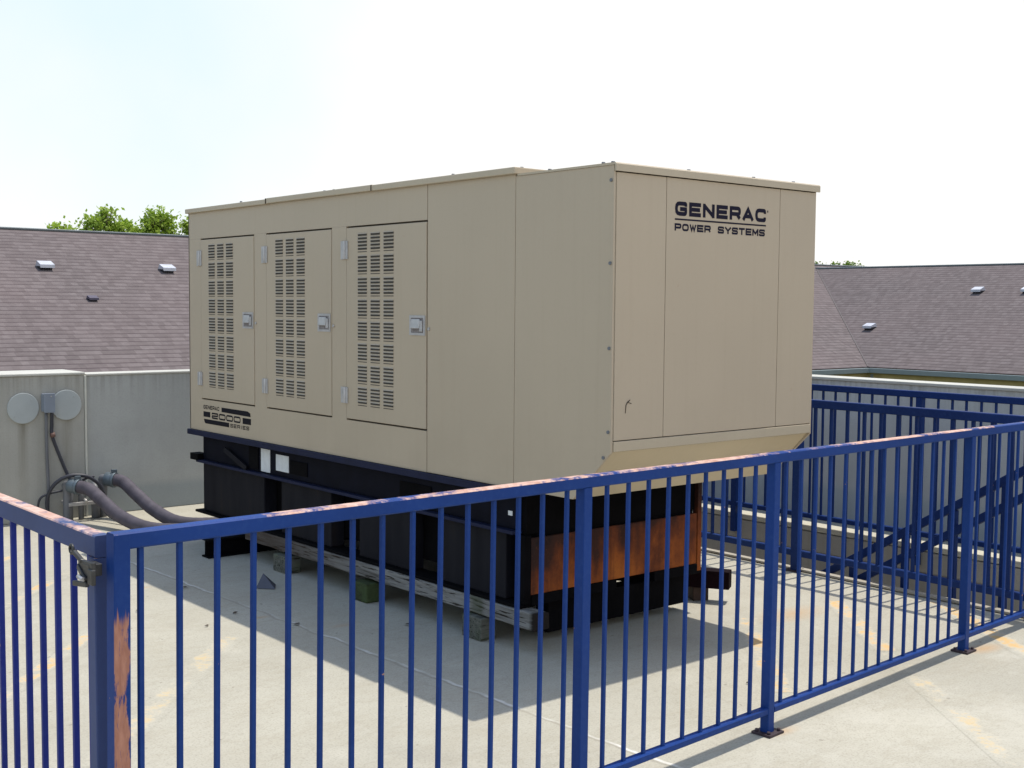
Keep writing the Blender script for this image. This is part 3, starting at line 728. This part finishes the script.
m.prism([(dy(415), .945), (dy(740), .945), (dy(772), .934), (dy(775), .912), (dy(415), .916)], 'x', X0-.0010, X0-.0002)
m.prism([(dy(175), .903), (dy(265), .903), (dy(265), .868), (dy(175), .868)], 'x', X0-.0010, X0-.0002)
m.prism([(dy(680), .900), (dy(780), .900), (dy(780), .862), (dy(680), .862)], 'x', X0-.0010, X0-.0002)
m.prism([(dy(180), .853), (dy(510), .853), (dy(510), .824), (dy(205), .824), (dy(190), .830)], 'x', X0-.0010, X0-.0002)
m.build('series_decal_bars', M_INK2, G)
text_mesh('GENERAC', .026, .0334, .029, .0056, side(7.53, .920)).build('lettering', M_INK2, G)
text_mesh('2000', .041, .1035, .093, .0105, side(dy(285), .862)).build('lettering', M_INK2, G)
text_mesh('SERIES', .024, .0475, .039, .0056, side(dy(525), .826)).build('lettering', M_INK2, G)

# base of the generator
m = MB(); m.box(X0-.016, X1+.012, 4.31, 7.752, .735, .770); m.build('base_strip', M_STRIP, G, .003)
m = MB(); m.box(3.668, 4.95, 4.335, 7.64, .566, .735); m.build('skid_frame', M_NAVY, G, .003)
for (a, b, c, d) in ((6.46, 6.26, .60, .68), (5.30, 5.02, .60, .69), (6.98, 6.86, .58, .72)):
    m = MB(); m.box(3.662, 3.667, min(a, b), max(a, b), c, d); m.build('skid_opening', M_BLACK, G)
m = MB(); m.bar((3.645, 7.28, .67), (3.645, 6.98, .575), .012, .035); m.build('brace', M_TANK, G, .002)
m = MB(); m.box(3.625, 3.70, 7.64, 7.755, .560, .605); m.build('lifting_lug', M_BLACK, G, .004)
m = MB(); m.box(3.632, 4.90, 4.33, 7.68, .548, .565); m.build('ledge', M_STRIP, G, .002)
# lower tank
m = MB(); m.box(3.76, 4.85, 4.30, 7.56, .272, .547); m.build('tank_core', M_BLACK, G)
for (a, b) in ((6.79, 7.64), (6.00, 6.575), (5.21, 5.70), (4.42, 4.93)):
    m = MB(); m.box(3.668, 3.758, a, b, .222, .547); m.build('tank_panel', M_TANK, G, .005)
m = MB(); m.box(3.66, 3.70, 4.272, 4.31, .222, .547); m.build('corner_post', M_BLACK, G, .003)
m = MB(); m.box(4.865, 4.895, 4.272, 4.31, .222, .747); m.build('corner_post', M_RUST, G, .003)
m = MB(); m.box(3.703, 4.862, 4.276, 4.292, .262, .532); m.build('end_plate', M_RUST, G, .002)
m = MB(); m.box(3.69, 4.864, 4.296, 4.332, .5475, .758); m.build('end_recess_fill', M_BLACK, G, .002)  # black fill added for the dark recess above the end plate
for a_, b_ in ((3.703, 4.262), (4.535, 4.862)):
    m = MB(); m.box(a_, b_, 4.268, 4.30, .212, .2615); m.build('end_sill', M_BLACK, G, .002)
for a_, b_ in ((3.635, 3.76), (4.80, 4.90)):
    m = MB(); m.box(a_, b_, 4.28, 7.70, .205, .221); m.build('bottom_flange', M_BLACK, G, .002)
m = MB(); m.box(3.6645, 3.6675, 6.71, 6.825, .575, .718); m.build('sticker', M_STICKER, G)
m = MB(); m.box(3.6645, 3.6675, 6.48, 6.635, .600, .700); m.build('sticker', M_STICKER, G)
m = MB(); m.box(3.6645, 3.6675, 4.372, 4.402, .630, .652); m.build('sticker', M_STICKER, G)

# supports under the tank ------------------------------------------------
def timber(x0, x1, lab, ys=4.165):
    m = MB(); m.box(x0, x1, ys, 6.98, .122, .203)
    bmesh.ops.subdivide_edges(m.bm, edges=[e for e in m.bm.edges if abs((e.verts[0].co-e.verts[1].co).y) > 1], cuts=24)
    for v in m.bm.verts: v.co += Vector((random.uniform(-.003, .003), 0, random.uniform(-.0025, .0015)))
    tag(m.build('timber_beam', M_WOOD, bevel=.006), lab, 'timber', 'timbers under the tank')
timber(3.632, 3.722, 'long weathered grey timber under the near edge of the tank, on blocks')
timber(4.80, 4.88, 'weathered timber under the far edge of the tank, mostly in shadow', 4.95)
def block(x0, x1, y0, y1, z1, mat, lab):
    m = MB(); m.box(x0, x1, y0, y1, .001, z1)
    tag(m.build('wood_block', mat, bevel=.006, org=((x0+x1)/2, (y0+y1)/2, 0)), lab, 'wood block', 'blocks under the timbers')
block(3.605, 3.70, 4.53, 4.68, .113, M_BLOCK, 'grey wooden block under the near end of the timber')
block(3.585, 3.70, 5.50, 5.64, .106, M_BLOCKG, 'mossy green wooden block under the middle of the timber')
block(3.60, 3.70, 6.40, 6.56, .104, M_BLOCK, 'pale grey wooden block farthest along under the timber')
block(4.80, 4.90, 5.0, 5.14, .113, M_BLOCK, 'wooden block under the far timber, near its front end')
block(4.80, 4.90, 5.9, 6.06, .113, M_BLOCKG, 'wooden block under the far timber, toward its back')
m = MB(); m.box(3.44, 5.1, 7.145, 7.157, .0125, .1075); m.box(3.44, 5.1, 7.10, 7.20, .001, .012); m.box(3.44, 5.1, 7.10, 7.20, .108, .12)
tag(m.build('steel_beam', M_BLACK, bevel=.002), 'black steel cross beam on the deck under the far end of the tank', 'beam')
m = MB(); m.box(3.86, 4.86, 4.33, 4.42, .045, .201)  # near-black beam, also standing in for the contact shadow below the sill
tag(m.build('steel_beam', M_BLACK, bevel=.004), 'black cross beam filling the shade right under the rusty end plate, at the near end of the tank', 'beam')
bA = Vector((4.84, 4.86, .127)); bB = Vector((5.172, 4.300, .127))
m = MB(); m.bar(bA, bB, .09, .098)
tag(m.build('timber_beam', M_BEAM, bevel=.004), 'short dark red beam jutting out askew at the right below the rusty end plate', 'timber')
m = MB(); m.obox((5.10, 4.47, .0385), .045, .05, .038, -.5)
tag(m.build('wood_block', simple('brown_block', (.035, .018, .012), .8, 0, .3, 20), bevel=.004), 'small brown block propping the askew dark red beam', 'wood block')

# debris on the deck
m = MB(); b = [(3.28, 6.18, .004), (3.36, 6.10, .004), (3.42, 6.20, .004)]; top = (3.35, 6.22, .075)
m.poly(b); m.poly([b[0], b[1], top]); m.poly([b[1], b[2], top]); m.poly([b[2], b[0], top])
tag(m.build('slate_fragment', simple('slate', (.07, .075, .10), .7)), 'dark triangular fragment lying on the shaded deck by the blocks', 'debris')
def leaf_bit(x, y, s, lab):
    m = MB(); a = random.uniform(0, 6)
    P = [(x+s*math.cos(a+k*1.05)*(1 if k % 2 else .55), y+s*math.sin(a+k*1.05)*.6, .005+.006*random.random()) for k in range(6)]
    c = (x, y, .012)
    for k in range(6): m.poly([P[k], P[(k+1) % 6], c])
    tag(m.build('dead_leaf', simple('dead_leaf', (.05, .035, .025), .8)), lab, 'dead leaf', 'dead leaves on the deck')
for x, y, s in ((2.44, 6.02, .022), (2.55, 6.1, .016), (2.98, 6.45, .02), (2.93, 5.75, .018), (3.07, 5.35, .025), (2.25, 6.9, .018), (3.5, 5.0, .02), (2.7, 5.6, .014), (1.9, 7.1, .02), (4.1, 3.3, .012)):
    leaf_bit(x, y, s, 'tiny dark dead leaf curled on the concrete deck')

# ------------------------------------------------------------------ L-shaped house behind
HC = Vector((25.948, 17.367, .184)); SL = .45; RUN = 6.22
RZ = HC.z + SL*RUN
def shingles():
    t = NT('roof_shingles'); uv = t.n.new('ShaderNodeUVMap').outputs[0]
    b = t.add('ShaderNodeTexBrick'); t.l.new(uv, b.inputs['Vector'])
    b.inputs['Color1'].default_value = (0, 0, 0, 1); b.inputs['Color2'].default_value = (1, 1, 1, 1); b.inputs['Mortar'].default_value = (.5, .5, .5, 1)
    b.inputs['Scale'].default_value = 1; b.inputs['Mortar Size'].default_value = .0; b.inputs['Brick Width'].default_value = .11; b.inputs['Row Height'].default_value = .15
    b.offset = .37; b.inputs['Bias'].default_value = 0
    n = t.noise(t.mapv(uv, (3.2, 6.7, 1)), 1.8, 5, .75); n2 = t.noise(uv, .35, 4); n3 = t.noise(t.mapv(uv, (5, 6.7, 1)), 1.0, 2, .8)
    v = t.math('ADD', t.math('MULTIPLY', b.outputs['Color'], .28), t.math('ADD', t.math('MULTIPLY', n, .55), t.math('MULTIPLY', n3, .25)))
    col = t.ramp(v, [(.22, (.092, .080, .080)), (.45, (.118, .100, .101)), (.65, (.145, .125, .126)), (.9, (.19, .168, .168))])
    col = t.mix(t.math('MULTIPLY', t.ramp(n2, [(.35, 0.), (.7, 1.)]), .25), col, (.20, .155, .155))
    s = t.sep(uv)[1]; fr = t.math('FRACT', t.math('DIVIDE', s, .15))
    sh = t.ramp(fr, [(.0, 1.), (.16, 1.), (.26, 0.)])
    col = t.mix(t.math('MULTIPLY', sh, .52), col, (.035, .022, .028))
    t.bump(t.math('ADD', fr, t.math('MULTIPLY', n, .4)), .5, .02)
    return t.fin(col, .92, 0, .15)
M_SHIN = shingles()
house = empty('house', (HC.x, HC.y, -6.5), 'long building with brown shingled gable roofs meeting in a valley behind the parapets', 'house')
bm = bmesh.new(); uvl = bm.loops.layers.uv.new('UVMap')
def rface(pts, udir, eave, nrm2):
    vs = [bm.verts.new(Vector(p) - Vector(house.location)) for p in pts]; f = bm.faces.new(vs)
    for l, p in zip(f.loops, pts):
        p = Vector(p); u = p.dot(udir); v = (Vector((p.x, p.y)) - eave).dot(nrm2)*math.sqrt(1+SL*SL); l[uvl].uv = (u, v)
XL, YN = -22., -26.       # far ends of the two wings
e2 = Vector((HC.x, HC.y))
RR = 5.93; RZR = HC.z + SL*RR      # the right wing's ridge is a little lower
vt = (HC.x+RR, HC.y+RR, RZR); XR = HC.x+2*RR
rface([(XL, HC.y, HC.z), (HC.x, HC.y, HC.z), vt, (XR, HC.y, HC.z), (XR, HC.y+RUN, RZ), (XL, HC.y+RUN, RZ)], Vector((1, 0, 0)), e2, Vector((0, 1)))
rface([(HC.x, HC.y, HC.z), (HC.x, YN, HC.z), (HC.x+RR, YN, RZR), vt], Vector((0, 1, 0)), e2, Vector((1, 0)))
rface([(XL, HC.y+RUN, RZ), (XR, HC.y+RUN, RZ), (XR, HC.y+2*RUN, HC.z), (XL, HC.y+2*RUN, HC.z)], Vector((1, 0, 0)), Vector((0, HC.y+2*RUN)), Vector((0, -1)))
rface([vt, (HC.x+RR, YN, RZR), (XR, YN, HC.z), (XR, HC.y, HC.z)], Vector((0, 1, 0)), Vector((XR, 0)), Vector((-1, 0)))
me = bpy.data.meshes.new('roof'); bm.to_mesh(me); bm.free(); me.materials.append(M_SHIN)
roof = bpy.data.objects.new('roof', me); COL.objects.link(roof); roof.parent = house
M_HWALL = simple('tan_siding', (.34, .27, .115), .8, 0, .15, 3)
M_GUT = simple('grey_gutter', (.20, .235, .24), .5, 0, .06, 4)
M_RIDGE = simple('ridge_vent', (.10, .11, .11), .8); M_RIDGEW = simple('ridge_flashing', (.55, .57, .57), .6)
m = MB(); o = .45
m.prism([(XL+.4, HC.y+o), (HC.x+o, HC.y+o), (HC.x+o, YN+.4), (XR-o, YN+.4), (XR-o, HC.y+2*RUN-o), (XL+.4, HC.y+2*RUN-o)], 'z', -6.49, HC.z-.02)
m.build('wall', M_HWALL, house)
m = MB(); m.prism([(HC.y+.3, HC.z-.3), (HC.y+2*RUN-.3, HC.z-.3), (HC.y+RUN, RZ-.12)], 'x', XR-o-.05, XR-o); m.build('gable', M_HWALL, house)
m = MB(); m.prism([(HC.x+.3, HC.z-.3), (XR-.3, HC.z-.3), (HC.x+RR, RZR-.12)], 'y', YN+.4, YN+.45); m.build('gable', M_HWALL, house)
# soffit + fascia + gutter
m = MB(); zf = HC.z-.02
m.prism([(XL, HC.y+.03), (HC.x+.03, HC.y+.03), (HC.x+.03, YN), (HC.x+o-.01, YN), (HC.x+o-.01, HC.y+o-.01), (XL, HC.y+o-.01)], 'z', zf-.30, zf-.02)
m.build('soffit', M_HWALL, house)
for pts in (((XL, HC.y-.02, zf-.06), (HC.x-.0, HC.y-.02, zf-.06)), ((HC.x-.02, HC.y+.0, zf-.06), (HC.x-.02, YN, zf-.06))):
    m = MB(); m.bar(pts[0], pts[1], .13, .12); m.build('gutter', M_GUT, house, .01)
m = MB(); m.bar((HC.x+.06, HC.y-.10, zf-.15), (HC.x+.06, HC.y-.10, zf-.75), .08, .08); m.build('downpipe', M_GUT, house)
m = MB(); a = Vector((XL, HC.y+RUN, RZ+.0)); b = Vector((XR, HC.y+RUN, RZ+.0)); m.bar(a, b, .10, .03); m.build('ridge', M_RIDGE, house)
m = MB(); m.bar(a+Vector((0, 0, .024)), b+Vector((0, 0, .024)), .06, .014); m.build('ridge_flashing', M_RIDGEW, house)
m = MB(); a = Vector((HC.x+RR, YN, RZR)); b = Vector(vt); m.bar(a, b, .10, .035); m.build('ridge', M_RIDGE, house)
m = MB(); m.bar(a+Vector((0, 0, .026)), b+Vector((0, 0, .026)), .05, .014); m.build('ridge_flashing', M_RIDGEW, house)
m = MB(); m.bar(HC+Vector((.0, .0, .015)), Vector(vt)+Vector((0, 0, .012)), .03, .008); m.build('valley', simple('valley_metal', (.095, .082, .083), .8), house)
M_VENT = simple('vent_metal', (.46, .47, .52), .45, .3); M_VENTD = simple('vent_dull', (.07, .06, .09), .6); M_VENTB = simple('vent_black', (.02, .02, .025), .6)
def vent(p, s, face, dark=False):
    """low box vent with sloping hood; face = 'L' (slope to -y) or 'R' (slope to -x)"""
    ang = math.atan(SL); p = Vector(p)
    if face == 'L': M = Matrix.Translation(p) @ Matrix.Rotation(ang, 4, 'X')
    else: M = Matrix.Translation(p) @ Matrix.Rotation(-math.pi/2, 4, 'Z') @ Matrix.Rotation(ang, 4, 'X')
    m = MB(); h = s*.42
    # base, then hood (sloping)
    m.box(-s*.42, s*.42, -s*.30, s*.30, .0, h)
    for v in m.bm.verts: v.co = M @ v.co
    b = m.build('roof_vent', M_VENTB, roof)
    m = MB(); m.prism([(-s*.52, h*.75), (-s*.42, h*1.25), (s*.40, h*1.1), (s*.46, h*.15), (s*.40, h*.15), (-s*.40, h*.9)], 'x', -s*.5, s*.5)
    for v in m.bm.verts: v.co = M @ v.co
    m.build('vent_hood', M_VENTD if dark else M_VENT, b)
vent((7.53, 21.90, 2.205), .25, 'L'); vent((9.80, 21.90, 2.205), .25, 'L'); vent((7.90, 20.66, 1.65), .16, 'L', True)
vent((30.15, 16.87, 2.06), .27, 'R'); vent((27.96, 18.68, 1.08), .27, 'R'); vent((30.15, 15.50, 2.06), .27, 'R')

# ------------------------------------------------------------------ trees
def leaf_mat(nm, c1, c2):
    t = NT(nm); oi = t.n.new('ShaderNodeNewGeometry').outputs['Random Per Island']
    n = t.noise(t.pos(), .9, 3)
    col = t.mix(oi, c1, c2); col = t.mix(t.math('MULTIPLY', t.ramp(n, [(.4, 0.), (.6, 1.)]), .4), col, tuple(x*.55 for x in c1))
    tr = t.n.new('ShaderNodeBsdfTranslucent'); t.l.new(col, tr.inputs['Color'])
    mx = t.n.new('ShaderNodeMixShader'); mx.inputs[0].default_value = .45
    m = t.fin(col, .55, 0, .3); out = t.n['Material Output']
    t.l.new(t.b.outputs[0], mx.inputs[1]); t.l.new(tr.outputs[0], mx.inputs[2]); t.l.new(mx.outputs[0], out.inputs['Surface'])
    return m
M_LEAF = leaf_mat('bright_leaves', (.24, .37, .035), (.44, .56, .11)); M_LEAF2 = leaf_mat('leaves', (.12, .20, .03), (.22, .32, .06))
M_BARK = simple('bark', (.07, .055, .04), .9, 0, .3, 12)
def tree(x, y, lobes, label, mat, leaf=.13, dens=1.):
    T = empty('tree', (x, y, -6.5), label, 'tree', 'trees behind the house')
    topz = max(l[2] for l in lobes)
    m = MB(); m.tube(smooth_path([(x, y, -6.5), (x+.05, y, -3), (x-.05, y+.1, 0), (x, y, topz-1.0)], 5), [.28-.011*i for i in range(16)], 10)
    tr = m.build('trunk', M_BARK, T)
    m = MB()
    for (lx, ly, lz, r) in lobes:
        a = Vector((x, y, min(lz-1.6*r-.6, 1.5))); b = Vector((lx, ly, lz+r*.5))
        m.tube(smooth_path([a, (a+b)/2+Vector((random.uniform(-.1, .1), 0, .1)), b], 4), [.07-.0065*i for i in range(9)], 6)
        for k in range(7):
            e = Vector((lx, ly, lz)) + Vector((random.gauss(0, 1), random.gauss(0, 1), random.gauss(.4, .8))).normalized()*r*.85
            m.tube([Vector((lx, ly, lz-r*.3)), e], [.022, .006], 5)
    m.build('branches', M_BARK, T)
    bm = bmesh.new(); o = Vector((x, y, -6.5))
    for (lx, ly, lz, r) in lobes:
        clumps = [Vector((lx, ly, lz)) + Vector((random.gauss(0, 1), random.gauss(0, 1), random.gauss(0, 1))).normalized()*r*random.uniform(.3, .88) for _ in range(int(26*max(r, .35)/.6))]
        for c in clumps:
            cr = random.uniform(.12, .24)*max(.6, r)
            for _ in range(int(34*dens)):
                p = c + Vector((random.gauss(0, 1), random.gauss(0, 1), random.gauss(0, .8)))*cr
                n = Vector((random.gauss(0, 1), random.gauss(0, 1), random.gauss(.5, 1))).normalized()
                a = n.orthogonal().normalized(); a.rotate(Matrix.Rotation(random.uniform(0, 6.28), 3, n)); b = n.cross(a)
                s = leaf*random.uniform(.6, 1.2)
                bm.faces.new([bm.verts.new(p-o + q) for q in (-a*s*.5, b*s*.32, a*s*.5, -b*s*.32)])
    me = bpy.data.meshes.new('crown'); bm.to_mesh(me); bm.free(); me.materials.append(mat)
    c = bpy.data.objects.new('crown', me); COL.objects.link(c); c.parent = T
tree(12.5, 35, [(12.5, 35, 3.58, .34), (12.5, 35, 2.6, .8), (12.0, 35.3, 2.0, 1.0)], 'small treetop tip at far left above the brown roof', M_LEAF)
tree(13.9, 35, [(13.35, 35, 3.75, .42), (13.85, 35, 3.98, .45), (14.35, 35.1, 3.72, .42), (14.75, 35, 3.55, .3), (13.9, 35.2, 2.6, 1.2)], 'wide leafy tree showing as two humps above the left roof', M_LEAF)
tree(15.6, 35.3, [(15.25, 35, 3.92, .50), (15.65, 35.2, 4.02, .48), (15.1, 35, 3.55, .4), (15.8, 35, 3.5, .4), (15.6, 35.5, 2.5, 1.2)], 'rounded leafy tree just left of the generator top', M_LEAF)
tree(16.8, 35, [(16.4, 35, 3.85, .42), (16.75, 35.1, 3.85, .45), (17.2, 35, 2.6, 1.1)], 'tree partly hidden behind the left edge of the generator', M_LEAF)
tree(45, 32, [(45, 32.9, 3.14, .50), (45, 31.9, 3.22, .34), (45, 31.2, 3.38, .22), (45, 30.7, 3.10, .36), (45, 32, 2.3, 1.2)], 'distant tree peeking over the right roof beside the generator', M_LEAF2, .14)
tree(45, 28.9, [(45, 29.1, 3.12, .10), (45, 28.9, 2.2, .9)], 'smallest treetop speck on the right ridge line', M_LEAF2, .12)

# ------------------------------------------------------------------ camera
f = 1218.878
R = Matrix(((.767, -.641, .008), (-.035, -.054, -.998), (.64, .765, -.064)))
pitch, roll, yaw = 6.40899239e-02, 7.71921312e-03, 6.96630144e-01
F0 = Vector((math.sin(yaw), math.cos(yaw), 0)); R0 = Vector((math.cos(yaw), -math.sin(yaw), 0)); U0 = Vector((0, 0, 1))
Fw = F0*math.cos(pitch) - U0*math.sin(pitch); U = U0*math.cos(pitch) + F0*math.sin(pitch)
Rt = R0*math.cos(roll) + U*math.sin(roll); Up = U*math.cos(roll) - R0*math.sin(roll)
cam = bpy.data.cameras.new('camera'); co = bpy.data.objects.new('camera', cam); COL.objects.link(co)
M = Matrix((( Rt.x, Up.x, -Fw.x, 0), (Rt.y, Up.y, -Fw.y, 0), (Rt.z, Up.z, -Fw.z, 1.62), (0, 0, 0, 1)))
co.matrix_world = M
cam.sensor_width = 36; cam.lens = f*36/1024; cam.clip_end = 3000; cam.clip_start = .05
S.camera = co

# ------------------------------------------------------------------ light
sv = Vector((.331, -.004, 1)).normalized()
sun = bpy.data.lights.new('sun', 'SUN'); sun.energy = 4.4; sun.angle = math.radians(.55); sun.color = (1, .945, .835)
so = bpy.data.objects.new('sun', sun); COL.objects.link(so); so.rotation_euler = sv.to_track_quat('Z', 'Y').to_euler(); so.location = (4, 0, 20)
W = bpy.data.worlds.new('World'); S.world = W; W.use_nodes = True
nt = W.node_tree; bg = nt.nodes['Background']
sky = nt.nodes.new('ShaderNodeTexSky'); sky.sky_type = 'NISHITA'; sky.sun_disc = False
sky.sun_elevation = math.radians(71.7); sky.sun_rotation = math.radians(90); sky.air_density = 1.0; sky.dust_density = 6.0; sky.ozone_density = 1.0; sky.altitude = 0
# bright summer haze: white low in the sky, thinning to pale blue overhead
tc = nt.nodes.new('ShaderNodeTexCoord'); no = nt.nodes.new('ShaderNodeTexNoise'); nt.links.new(tc.outputs['Generated'], no.inputs['Vector'])
no.inputs['Scale'].default_value = 2.6; no.inputs['Detail'].default_value = 5
sx = nt.nodes.new('ShaderNodeSeparateXYZ'); nt.links.new(tc.outputs['Generated'], sx.inputs[0])
def wm(op, a, b):
    m = nt.nodes.new('ShaderNodeMath'); m.operation = op
    for k, v in enumerate((a, b)):
        if isinstance(v, bpy.types.NodeSocket): nt.links.new(v, m.inputs[k])
        else: m.inputs[k].default_value = v
    return m.outputs[0]
def wr(fac, stops):
    rp = nt.nodes.new('ShaderNodeValToRGB'); nt.links.new(fac, rp.inputs['Fac'])
    while len(rp.color_ramp.elements) < len(stops): rp.color_ramp.elements.new(.5)
    for e, (p, c) in zip(rp.color_ramp.elements, stops): e.position = p; e.color = (*c, 1) if isinstance(c, tuple) else (c, c, c, 1)
    return rp.outputs['Color']
def wmix(f, a, b):
    mx = nt.nodes.new('ShaderNodeMix'); mx.data_type = 'RGBA'
    for k, v in ((0, f), (6, a), (7, b)):
        if isinstance(v, bpy.types.NodeSocket): nt.links.new(v, mx.inputs[k])
        else: mx.inputs[k].default_value = v if k == 0 else (*v, 1)
    return mx.outputs[2]
zz = sx.outputs[2]
veil = wr(wm('ADD', zz, wm('MULTIPLY', wm('SUBTRACT', no.outputs['Fac'], .5), .12)), [(0., 1.), (.32, .97), (.58, .20), (1., .03)])
# clearer air toward the north-west: a trace of cyan
lft = wm('ADD', wm('ADD', wm('MULTIPLY', sx.outputs[0], -.55), wm('MULTIPLY', sx.outputs[1], .45)), wm('ADD', wm('MULTIPLY', wm('SUBTRACT', no.outputs['Fac'], .5), .9), wm('MULTIPLY', wm('SUBTRACT', zz, .13), 1.3)))
southm = nt.nodes.new('ShaderNodeMath'); southm.operation = 'MULTIPLY_ADD'; southm.use_clamp = False
nt.links.new(wr(wm('MULTIPLY', sx.outputs[1], -1.), [(.0, 0.), (.8, 1.)]), southm.inputs[0]); southm.inputs[1].default_value = .30; southm.inputs[2].default_value = 1.0
south = southm.outputs[0]
haze = wmix(wr(lft, [(.03, 0.), (.45, 1.)]), (8.6, 8.5, 8.3), (6.4, 7.7, 8.3))
vm = nt.nodes.new('ShaderNodeVectorMath'); vm.operation = 'MULTIPLY'; nt.links.new(haze, vm.inputs[0]); nt.links.new(south, vm.inputs[1])
nt.links.new(wmix(veil, wmix(.5, sky.outputs[0], (2.6, 5.0, 9.6)), vm.outputs[0]), bg.inputs['Color']); bg.inputs['Strength'].default_value = .125

S.view_settings.view_transform = 'Standard'; S.view_settings.look = 'None'; S.view_settings.exposure = 0
S.cycles.max_bounces = 6; S.cycles.diffuse_bounces = 4
